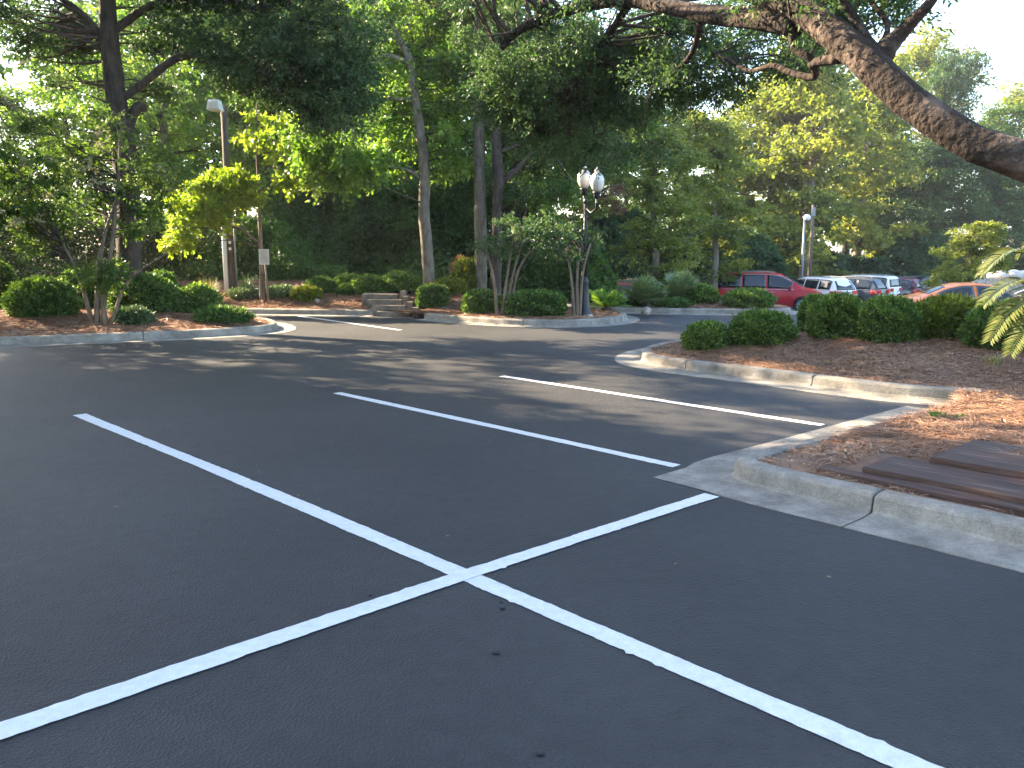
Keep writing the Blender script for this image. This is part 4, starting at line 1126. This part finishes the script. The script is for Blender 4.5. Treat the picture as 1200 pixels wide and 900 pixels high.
for i, (px, py, s, lab) in enumerate(((434,698,.013,'small dark crumb just below the white line left of the crossing'), (589,714,.014,'small dark crumb right below the crossing of the lines'), (582,766,.016,'dark crumb in the near bay below the crossing'), (633,884,.016,'dark crumb nearest the bottom of the picture'), (588,706,.009,'tiny dark crumb next to the crossing lines'))):
    p = P(px, py); bm = bmesh.new(); bmesh.ops.create_icosphere(bm, subdivisions=2, radius=s)
    for v in bm.verts: v.co *= random.uniform(.7, 1.2); v.co.z *= .6
    me = bpy.data.meshes.new('asphalt_crumb'); bm.to_mesh(me); bm.free(); me.materials.append(M['black_metal'])
    o = bpy.data.objects.new('asphalt_crumb', me); link(o); o.location = (p[0], p[1], s * .4); tag(o, lab, 'asphalt crumb', 'loose asphalt crumbs')

# ------------------------------------------------------------------ house glimpsed through the trees, fence at the right
def house():
    y = 36; c = PD(446, 246, y); x = c[0]; z = float(bank(np.array(x), np.array(y)))
    r = thing('house', (x, y, z - .3), 'cream house with grey gable roof glimpsed through the trees above the steps', 'house', -.25)
    top = PD(440, 250, y)[2] - z + .3
    w = MB(); w.box((0, 3, top / 2), (9, 6, top)); w.add([(-4.5, 0, top), (4.5, 0, top), (4.5, 6, top), (-4.5, 6, top), (-4.5, 3, top + 2.0), (4.5, 3, top + 2.0)], [(0,4,3), (1,2,5)]); w.build('wall', M['wall'], r)
    f = MB(); 
    for s in (0, 1):
        a = (-4.9, -.45 if not s else 6.45, top - .28); b = (4.9, a[1], a[2]); c_ = (4.9, 3, top + 2.05); d = (-4.9, 3, top + 2.05)
        f.add([a, b, c_, d, (a[0], a[1], a[2]+.12), (b[0], b[1], b[2]+.12), (c_[0], 3, c_[2]+.12), (d[0], 3, d[2]+.12)], [(0,1,2,3),(4,5,6,7),(0,1,5,4),(1,2,6,5),(3,0,4,7)])
    ro = f.build('roof', M['roof'], r)
    ch = MB(); ch.box((.6, 1.6, top + 1.5), (.8, .8, 2.0)); ch.box((.6, 1.6, top + 2.55), (.95, .95, .12)); ch.build('chimney', M['wall'], ro)
    fa = MB(); fa.box((0, -.5, top - .2), (9.9, .06, .28)); fa.build('fascia', M['white'], ro)
    for xx in (-2.8, 0, 2.8):
        wf = MB(); wf.box((xx, -.03, top - 1.5), (1.1, .06, 1.4)); wo = wf.build('window', M['white'], r)
        g = MB()
        for dx in (-.26, .26): g.box((xx + dx, -.065, top - 1.5), (.46, .02, 1.2))
        g.build('pane', M['glass'], wo)
house()
def fence():
    y = 47; x0 = (1142 - 600) / 1000 * y; x1 = (1290 - 600) / 1000 * y; z = float(gz(x0, y)); top = PD(1170, 326, y)[2]
    r = thing('board_fence', (x0, y, z), 'grey vertical board fence at the right edge behind the orange car', 'fence')
    h = top - z; m = MB(); n = int((x1 - x0) / .15)
    for i in range(n): m.box((.35 + i * .15, 0, h / 2 + random.uniform(-.01, .01)), (.135, .025, h))
    m.build('board_panel', M['fence'], r)
    m = MB(); m.box(((x1-x0)/2 + .2, .05, h * .8), (x1-x0, .05, .1)); m.box(((x1-x0)/2 + .2, .05, h * .25), (x1-x0, .05, .1)); m.build('rail', M['fence'], r)
    m = MB(); m.box((0, 0, h / 2 + .1), (.75, .2, h + .25)); m.build('end_panel', M['fence_l'], r)
    m = MB(); m.box((.25, 0, h + .55), (.12, .12, .9)); m.build('post', M['white'], r)
    # pale bags piled behind the fence
    for i in range(7):
        bm = bmesh.new(); bmesh.ops.create_icosphere(bm, subdivisions=3, radius=.5)
        sd = i * 1.7
        for v in bm.verts:
            k = 1 + .15 * sin(v.co.x * 5 + sd) + .1 * sin(v.co.y * 7 + sd * 2)
            v.co = Vector((v.co.x * k * 1.15, v.co.y * k, v.co.z * k * .6))
        me = bpy.data.meshes.new('white_sack'); bm.to_mesh(me); bm.free(); me.materials.append(M['fence_l'])
        for q in me.polygons: q.use_smooth = True
        o = bpy.data.objects.new('white_sack', me); link(o); o.location = (x0 + 1.5 + i * .85, y + .8, top + .1); 
        tag(o, 'pale full sack lying in the row just behind the top of the board fence', 'sack', 'pale sacks behind the fence')
    pl = MB(); pl.box((0, 0, 0), (6.6, 1.2, .1)); 
    for dx in (-3, 0, 3): pl.box((dx, 0, -.6 * (top - .22 - z)/1.0 * .82), (.1, 1, (top - .22 - z)))
    o = pl.build('storage_shelf', M['fence'], loc=(x0 + 4.0, y + .8, top - .22)); tag(o, 'shelf behind the board fence that carries the pale sacks', 'shelf')
M['fence_l'] = noise_mat('fence_light', (.36,.34,.31), (.5,.48,.44), 3, .85, .3, 40)
fence()
# ------------------------------------------------------------------ cars
M['tyre'] = plain('tyre', (.018, .018, .019), .85)
M['rim'] = plain('rim', (.55, .56, .58), .3, .85)
M['trim'] = plain('trim', (.02, .02, .022), .5)
M['chrome'] = plain('chrome', (.7, .7, .7), .15, 1)
M['tail'] = plain('tail_lens', (.5, .012, .012), .15, 0, .6, .6)
M['head'] = plain('head_lens', (.75, .77, .8), .1, .3, .7, .5)
M['car_glass'] = plain('car_glass', (.012, .016, .018), .06, 0, .6, 0)
M['plate'] = plain('plate', (.6, .6, .58), .4)
M['seat_c'] = plain('car_interior', (.05, .05, .052), .7)
def paint(name, c): return plain(name, c, .35, .0, .3, .25)

KINDS = {
 # x: front positive. stations (x, ztop, wtop_half), belt z, length etc.
 'minivan': dict(L=5.1, W=.99, belt=1.04, prof=[(-2.55,.62,.80),(-2.53,1.0,.86),(-2.46,1.12,.86),(-2.40,1.30,.80),(-2.28,1.62,.70),(-2.1,1.70,.70),(-1.2,1.745,.72),(-.2,1.745,.72),(.5,1.70,.71),(.78,1.60,.70),(1.2,1.37,.74),(1.62,1.13,.80),(1.75,1.06,.86),(2.1,.99,.84),(2.4,.88,.78),(2.5,.76,.74),(2.55,.6,.70)], wheels=(-1.52,1.56), rw=.35, side=[(-2.2,-1.12),(-1.05,-.05),(.03,1.12)], shield=(.66,1.6), rear=(-2.43,-2.27), rails=True),
 'suv': dict(L=4.7, W=.94, belt=1.08, prof=[(-2.35,.62,.78),(-2.33,1.0,.82),(-2.28,1.10,.82),(-2.15,1.35,.74),(-1.95,1.60,.66),(-1.75,1.67,.66),(-.8,1.71,.68),(.1,1.69,.68),(.45,1.62,.67),(.9,1.34,.72),(1.2,1.12,.78),(1.35,1.07,.82),(1.9,1.0,.80),(2.2,.92,.74),(2.32,.78,.70),(2.35,.6,.66)], wheels=(-1.38,1.42), rw=.36, side=[(-1.95,-1.18),(-1.1,-.22),(-.15,.82)], shield=(.38,1.2), rear=(-2.26,-1.95), rails=True),
 'boxsuv': dict(L=4.8, W=.96, belt=1.14, prof=[(-2.4,.62,.82),(-2.38,1.1,.86),(-2.34,1.2,.84),(-2.22,1.65,.74),(-2.1,1.78,.72),(-1.2,1.83,.74),(0,1.82,.74),(.35,1.76,.73),(.8,1.4,.76),(1.05,1.19,.82),(1.2,1.15,.86),(1.9,1.1,.84),(2.25,1.02,.78),(2.38,.85,.74),(2.4,.6,.7)], wheels=(-1.42,1.45), rw=.38, side=[(-2.15,-1.25),(-1.18,-.25),(-.18,.72)], shield=(.3,1.05), rear=(-2.33,-2.2), rails=True),
 'sedan': dict(L=4.6, W=.91, belt=.94, prof=[(-2.3,.58,.74),(-2.28,.9,.78),(-2.2,1.0,.78),(-1.75,1.04,.76),(-1.5,1.12,.70),(-1.0,1.33,.60),(-.6,1.42,.58),(-.1,1.44,.58),(.35,1.39,.58),(.8,1.2,.64),(1.15,1.0,.72),(1.3,.96,.78),(1.9,.86,.76),(2.18,.74,.68),(2.28,.62,.64),(2.3,.5,.6)], wheels=(-1.35,1.38), rw=.33, side=[(-1.3,-.28),(-.2,.92)], shield=(.42,1.15), rear=(-1.55,-.95), rails=False),
}
def car(kind, label, color, x, y, rz, z=None, cat='car', name='parked_car', full=True):
    K = KINDS[kind]; z = float(gz(x, y)) if z is None else z
    root = thing(name, (x, y, z), label, cat, rz, 'parked cars')
    pr = np.array(K['prof']); xs = pr[:, 0]; belt = K['belt']; W = K['W']
    def st(xx):
        zt = np.interp(xx, xs, pr[:, 1]); wt = np.interp(xx, xs, pr[:, 2])
        e = abs(xx) / (K['L'] / 2); taper = 1 - .17 * max(0, (e - .72) / .28) ** 2.2
        wb = W * taper
        zb = .24 + .14 * max(0, (e - .8) / .2) ** 1.5
        bz_ = min(belt, zt - .03)
        if zt < belt + .08: wt = min(wt, wb * .9)
        g = (zt > belt + .08)
        ring = [(0, zb), (wb * .82, zb), (wb * .955, zb + .05), (wb * .985, zb + .16), (wb, (zb + bz_) * .5), (wb * .995, bz_ * .86 + zb * .14), (wb * .955, bz_)]
        wtp = wt
        for f in (.25, .5, .75, .9):
            q = f; wv = ring[6][0] + (wtp - ring[6][0]) * (q ** .95); ring.append((wv, bz_ + (zt - .05 - bz_) * q if g else bz_ + (zt - bz_) * q * .6))
        ring += [(wtp * .93, zt - (.025 if g else .02)), (wtp * .72, zt + .0), (wtp * .35, zt + .018), (0, zt + .022)]
        return ring
    X = sorted(set(list(xs) + list(np.linspace(xs[0], xs[-1], 60))))
    rings = [st(v) for v in X]; m = len(rings[0]); vs = []; fs = []
    full_n = 2 * m - 2
    for v, r in zip(X, rings):
        for (a, b) in r: vs.append((v, a, b))
        for (a, b) in r[-2:0:-1]: vs.append((v, -a, b))
    for i in range(len(X) - 1):
        for q in range(full_n):
            fs.append((i*full_n+q, i*full_n+(q+1)%full_n, (i+1)*full_n+(q+1)%full_n, (i+1)*full_n+q))
    fs.append(tuple(range(full_n))[::-1]); fs.append(tuple((len(X)-1)*full_n+q for q in range(full_n)))
    mb = MB(); mb.add(vs, fs, True); body = mb.build('body', color, root)
    bm = bmesh.new(); bm.from_mesh(body.data); bmesh.ops.recalc_face_normals(bm, faces=bm.faces); bm.to_mesh(body.data); bm.free()
    # wheel openings
    cm = MB(); rw = K['rw']
    for wx in K['wheels']:
        for s in (-1, 1):
            cm.tube([(wx, s * (W - .28), rw), (wx, s * (W + .2), rw)], rw + .055, 28)
    cut = cm.build('cut', M['trim']); bm = bmesh.new(); bm.from_mesh(cut.data); bmesh.ops.recalc_face_normals(bm, faces=bm.faces); bm.to_mesh(cut.data); bm.free()
    md = body.modifiers.new('b', 'BOOLEAN'); md.object = cut; md.operation = 'DIFFERENCE'; md.solver = 'EXACT'
    cut.parent = root; bpy.context.view_layer.update(); dg = bpy.context.evaluated_depsgraph_get()
    nm = bpy.data.meshes.new_from_object(body.evaluated_get(dg)); body.modifiers.clear(); body.data = nm
    nm.materials.clear(); nm.materials.append(color); nm.materials.append(M['trim'])
    for p in nm.polygons:
        p.use_smooth = True; c = p.center
        for wx in K['wheels']:
            if abs(c.y) < W - .02 and math.hypot(c.x - wx, c.z - rw) < rw + .06 and c.z < rw * 2.3 and abs(c.y) > W - .32 and (abs(p.normal.y) < .2 or abs(abs(c.y) - (W - .28)) < .02): p.material_index = 1
        if p.material_index == 0: pass
    a_ = nm.attributes.get('sharp_edge')
    try: nm.set_sharp_from_angle(angle=R(38))
    except Exception: pass
    bpy.data.objects.remove(cut)
    # surface sampler above the belt, f 0..1 from belt to roof edge
    def sp(xx, f, s, off=.012):
        r = st(xx)[6:12]; q = f * 4.6; i = min(int(q), 4); t = q - i
        a = r[i][0] + (r[i+1][0] - r[i][0]) * t + off; b = r[i][1] + (r[i+1][1] - r[i][1]) * t
        return (xx, s * a, b)
    def patch(grid, name, mat, parent):
        n1 = len(grid); n2 = len(grid[0]); v = [p for row in grid for p in row]
        f = [(i*n2+j, i*n2+j+1, (i+1)*n2+j+1, (i+1)*n2+j) for i in range(n1-1) for j in range(n2-1)]
        q = MB(); q.add(v, f, True); o = q.build(name, mat, parent); so = o.modifiers.new('s', 'SOLIDIFY'); so.thickness = .008; so.offset = 0; return o
    for s in (-1, 1):
        # dark surround then panes
        a0 = K['side'][0][0]; b0 = K['side'][-1][1]
        for (a, b) in K['side']:
            g = []
            for xx in np.linspace(a, b, 10):
                zt = st(xx)[10][1]; top = .97 if zt - belt > .12 else .3
                g.append([sp(xx, f, s, .014) for f in np.linspace(.07, top, 6)])
            patch(g, 'side_window', M['car_glass'], root)
        # chrome line and pillar trim
        q = MB(); q.tube([sp(xx, .0, s, .012) for xx in np.linspace(a0 - .05, b0 + .08, 20)], .011, 5); 
        q.tube([sp(xx, 1.0, s, .006) for xx in np.linspace(a0, b0 - .1, 20)], .010, 5); q.build('window_trim', M['chrome'] if kind != 'sedan' else M['trim'], root)
        # door seams and handles
        q = MB()
        for xx in [K['side'][-1][1] - .08] + [(K['side'][i][1] + K['side'][i+1][0]) / 2 for i in range(len(K['side']) - 1)]:
            r = st(xx); q.tube([(xx, s * (r[k][0] + .001), r[k][1]) for k in range(3, 7)], .006, 4)
        r0 = st(0); q.tube([(xx, s * (st(xx)[3][0] + .003), .42) for xx in np.linspace(K['wheels'][0] + .5, K['wheels'][1] - .5, 8)], .02, 5)
        q.build('door_seam', M['trim'], root)
        for i, (a, b) in enumerate(K['side'][-2:]):
            r = st(a + .18); h = MB(); h.tube([(a + .1, s * (r[5][0] + .02), belt - .13), (a + .28, s * (r[5][0] + .025), belt - .125)], .014, 6); h.build('door_handle', M['chrome'], root)
        mx = K['side'][-1][1] - .12; h = MB(); h.box((mx, s * (st(mx)[6][0] + .13), belt + .08), (.12, .2, .13)); h.build('wing_mirror', color, root)
        if K['rails']:
            rr = np.linspace(K['side'][0][0] + .2, .35, 12); h = MB(); h.tube([(v, s * (np.interp(v, xs, pr[:, 2]) * .9), np.interp(v, xs, pr[:, 1]) + .045) for v in rr], .017, 6); h.build('roof_rail', M['grey_metal'], root)
        # lamps
        xr = xs[0]; tl = belt - .12
        g = []
        for k in np.linspace(0, 1, 7):
            xx = xr + .03 + .30 * k; r = st(xx)
            lo = np.interp(.74, [r[i][1] for i in range(3, 7)], [r[i][0] for i in range(3, 7)]); 
            row = []
            for zz in np.linspace(tl - .14, tl + .10, 5):
                row.append((xx, s * (np.interp(zz, [r[i][1] for i in range(3, 8)], [r[i][0] for i in range(3, 8)]) + .012), zz))
            g.append(row)
        patch(g, 'tail_light', M['tail'], root)
        h = MB(); h.box((xr - .008, s * (W * .60), tl), (.03, W * .42, .2), bev=.004); h.build('tail_light', M['tail'], root)
        g = []; xf = xs[-1]
        for k in np.linspace(0, 1, 7):
            xx = xf - .05 - .42 * k; r = st(xx); zc = min(.78, r[6][1] - .05) - .03 + .05 * k
            g.append([(xx, s * (np.interp(zz, [r[i][1] for i in range(3, 8)], [r[i][0] for i in range(3, 8)]) + .012), zz) for zz in np.linspace(zc - .07, zc + .05, 4)])
        patch(g, 'headlight', M['head'], root)
    # windscreen and rear window
    def cross(xa, xb, n=9, k=.90):
        g = []
        for xx in np.linspace(xa, xb, n):
            r = st(xx); w = r[11][0] * k / .93
            g.append([(xx, v, r[13][1] + .022 - (abs(v) / w) ** 2 * .045 ) for v in np.linspace(-w, w, 9)])
        return g
    patch(cross(K['shield'][0] + .06, K['shield'][1] - .04), 'windscreen', M['car_glass'], root)
    if K['rear'][1] - K['rear'][0] > .4: patch(cross(K['rear'][0] + .05, K['rear'][1] - .05, k=.7), 'rear_window', M['car_glass'], root)
    else:
        ra, rb = K['rear']; g = []
        for f in np.linspace(.0, 1, 6):
            xx = ra + (rb - ra) * f; zt = np.interp(xx, xs, pr[:, 1]); w = np.interp(xx, xs, pr[:, 2]) * .86
            g.append([(xx - .03, v, zt + .0 - .04) for v in np.linspace(-w, w, 7)])
        patch(g, 'rear_window', M['car_glass'], root)
    q = MB(); q.box((xs[0] - .012, 0, .72), (.02, .34, .17)); q.build('licence_plate', M['plate'], root)
    q = MB(); q.box((xs[0] - .01, 0, .42), (.05, W * 1.5, .14), bev=.01); q.build('rear_bumper', M['trim'], root)
    q = MB(); q.box((xs[-1] - .005, 0, .52), (.04, W * 1.1, .16), bev=.01); q.build('grille', M['trim'], root)
    for wx in K['wheels']:
        for s in (-1, 1):
            w = thing('wheel', (0, 0, 0), None, None); w.parent = root; 
            w.location = (wx, s * (W - .12), rw); del_keys = []
            t = MB(); n = 32; prof = [(rw * .66, -.10), (rw * .9, -.11), (rw, -.08), (rw, .08), (rw * .9, .11), (rw * .66, .10)]
            v = []; 
            for (r_, yy) in prof:
                for k in range(n): v.append((r_ * cos(2*pi*k/n), yy, r_ * sin(2*pi*k/n)))
            f = [(i*n+k, i*n+(k+1)%n, ((i+1)%6)*n+(k+1)%n, ((i+1)%6)*n+k) for i in range(6) for k in range(n)]
            t.add(v, f, True); t.build('tyre', M['tyre'], w)
            rm = MB(); 
            rm.tube([(rw*.64*cos(a), s * .085, rw*.64*sin(a)) for a in np.linspace(0, 2*pi, 29)], .018, 6, caps=False)
            for k in range(7):
                a = 2*pi*k/7
                for da in (-.14, .14):
                    rm.tube([(.04*cos(a), s*.09, .04*sin(a)), (rw*.64*cos(a+da), s*.08, rw*.64*sin(a+da))], .017, 5)
            rm.tube([(0, s*.06, 0), (0, s*.1, 0)], .05, 12); rm.build('rim', M['rim'], w)
            dk = MB(); dk.tube([(0, s*.02, 0), (0, s*.05, 0)], rw * .63, 20); dk.build('brake_disc', M['trim'], w)
    return root

def at(px, y): return (px - 600) / 1000 * y
c_ = [
 ('minivan', 'red minivan parked sideways behind the domed shrub, chrome roof rails', paint('paint_red', (.40,.006,.014)), at(897, 42.5), 42.5, R(-17)),
 ('suv', 'white crossover just right of the red minivan, red tail light showing', paint('paint_white', (.72,.73,.75)), at(950, 46.5), 46.5, R(118)),
 ('suv', 'dark grey crossover between the two white cars', paint('paint_grey', (.06,.065,.075)), at(984, 48), 48, R(135)),
 ('boxsuv', 'boxy white sport utility car with dark rear window behind the grey one', paint('paint_white2', (.74,.74,.74)), at(1002, 52), 52, R(132)),
 ('suv', 'maroon crossover with its rear towards the lot right of the boxy white car', paint('paint_maroon', (.12,.02,.04)), at(1032, 53), 53, R(135)),
 ('sedan', 'black sedan facing the lot left of the orange car', paint('paint_black', (.02,.021,.025)), at(1060, 52), 52, R(-150)),
 ('suv', 'dark blue crossover parked behind the black sedan', paint('paint_blue', (.025,.035,.06)), at(1076, 57), 57, R(-160)),
 ('sedan', 'orange coupe parked beyond the hedge at the right', paint('paint_orange', (.72,.19,.03)), at(1139, 26), 26, R(-6)),
 ('sedan', 'pale silver sedan partly hidden behind the palm fronds', paint('paint_silver', (.5,.52,.54)), at(1215, 31), 31, R(160)),
]
for (k, lab, col, x, y, rz) in c_: 
    car(k, lab, col, x, y, rz, z=(float(gz(x,y)) + (.08 if 'orange' in lab else 0)), name='minivan' if k == 'minivan' else ('parked_car' if k == 'sedan' else 'parked_suv'), cat='minivan' if k == 'minivan' else 'car')
[o for o in bpy.data.objects if o.name == 'minivan'][0].scale = (1.07, 1.07, 1.1)
for o in bpy.data.objects:
    if o.parent is not None:
        for k in ('label', 'category', 'group'):
            if k in o: del o[k]
# ------------------------------------------------------------------ camera, sun, sky
cam = bpy.data.cameras.new('camera'); co = bpy.data.objects.new('camera', cam); link(co)
co.location = (0, 0, CAM_H); co.rotation_euler = (pi / 2 - PITCH, 0, 0)
cam.sensor_width = 36; cam.lens = 30; cam.clip_start = .05; cam.clip_end = 3000
SC.camera = co
SUN_EL = R(SUN_EL_DEG); AZ = math.atan2(-.88, .47)      # azimuth from +Y towards +X
sd = Vector((sin(AZ) * cos(SUN_EL), cos(AZ) * cos(SUN_EL), sin(SUN_EL)))
sl = bpy.data.lights.new('sun', 'SUN'); sl.energy = 5; sl.angle = R(.53); sl.color = (1, .80, .56)
so = bpy.data.objects.new('sun', sl); link(so); so.rotation_euler = (-sd).to_track_quat('-Z', 'Y').to_euler()
W_ = bpy.data.worlds.new('World'); SC.world = W_; W_.use_nodes = True
nt = W_.node_tree; bg = nt.nodes['Background']; sk = nt.nodes.new('ShaderNodeTexSky'); sk.sky_type = 'NISHITA'; sk.sun_disc = False
sk.sun_elevation = SUN_EL; sk.sun_rotation = AZ; sk.air_density = 1.0; sk.dust_density = 1.1; sk.ozone_density = 1.2
nt.links.new(sk.outputs[0], bg.inputs[0]); bg.inputs[1].default_value = SKY
SC.view_settings.view_transform = 'Standard'; SC.view_settings.look = 'None'; SC.view_settings.exposure = EXPO; SC.view_settings.gamma = 1
c = SC.cycles
c.max_bounces = 6; c.diffuse_bounces = 3; c.glossy_bounces = 2; c.transmission_bounces = 3; c.transparent_max_bounces = 4; c.volume_bounces = 0
c.caustics_reflective = False; c.caustics_refractive = False; c.sample_clamp_indirect = 4
c.use_denoising = True; c.use_adaptive_sampling = True; c.adaptive_threshold = .02

HZ = .00045
if HZ:
    hm = bpy.data.materials.new('haze'); hm.use_nodes = True; N_ = hm.node_tree.nodes; N_.remove(N_['Principled BSDF'])
    pv = N_.new('ShaderNodeVolumePrincipled'); pv.inputs['Color'].default_value = (.93, .95, 1, 1); pv.inputs['Density'].default_value = HZ; pv.inputs['Anisotropy'].default_value = .45
    hm.node_tree.links.new(pv.outputs[0], N_['Material Output'].inputs['Volume'])
    zs = [-4, 40]; m = MB(); m.box((0, 250, 18), (900, 960, 52)); h = m.build('haze', hm); tag(h, 'thin pale summer haze over the lot and trees', 'haze', kind='stuff')
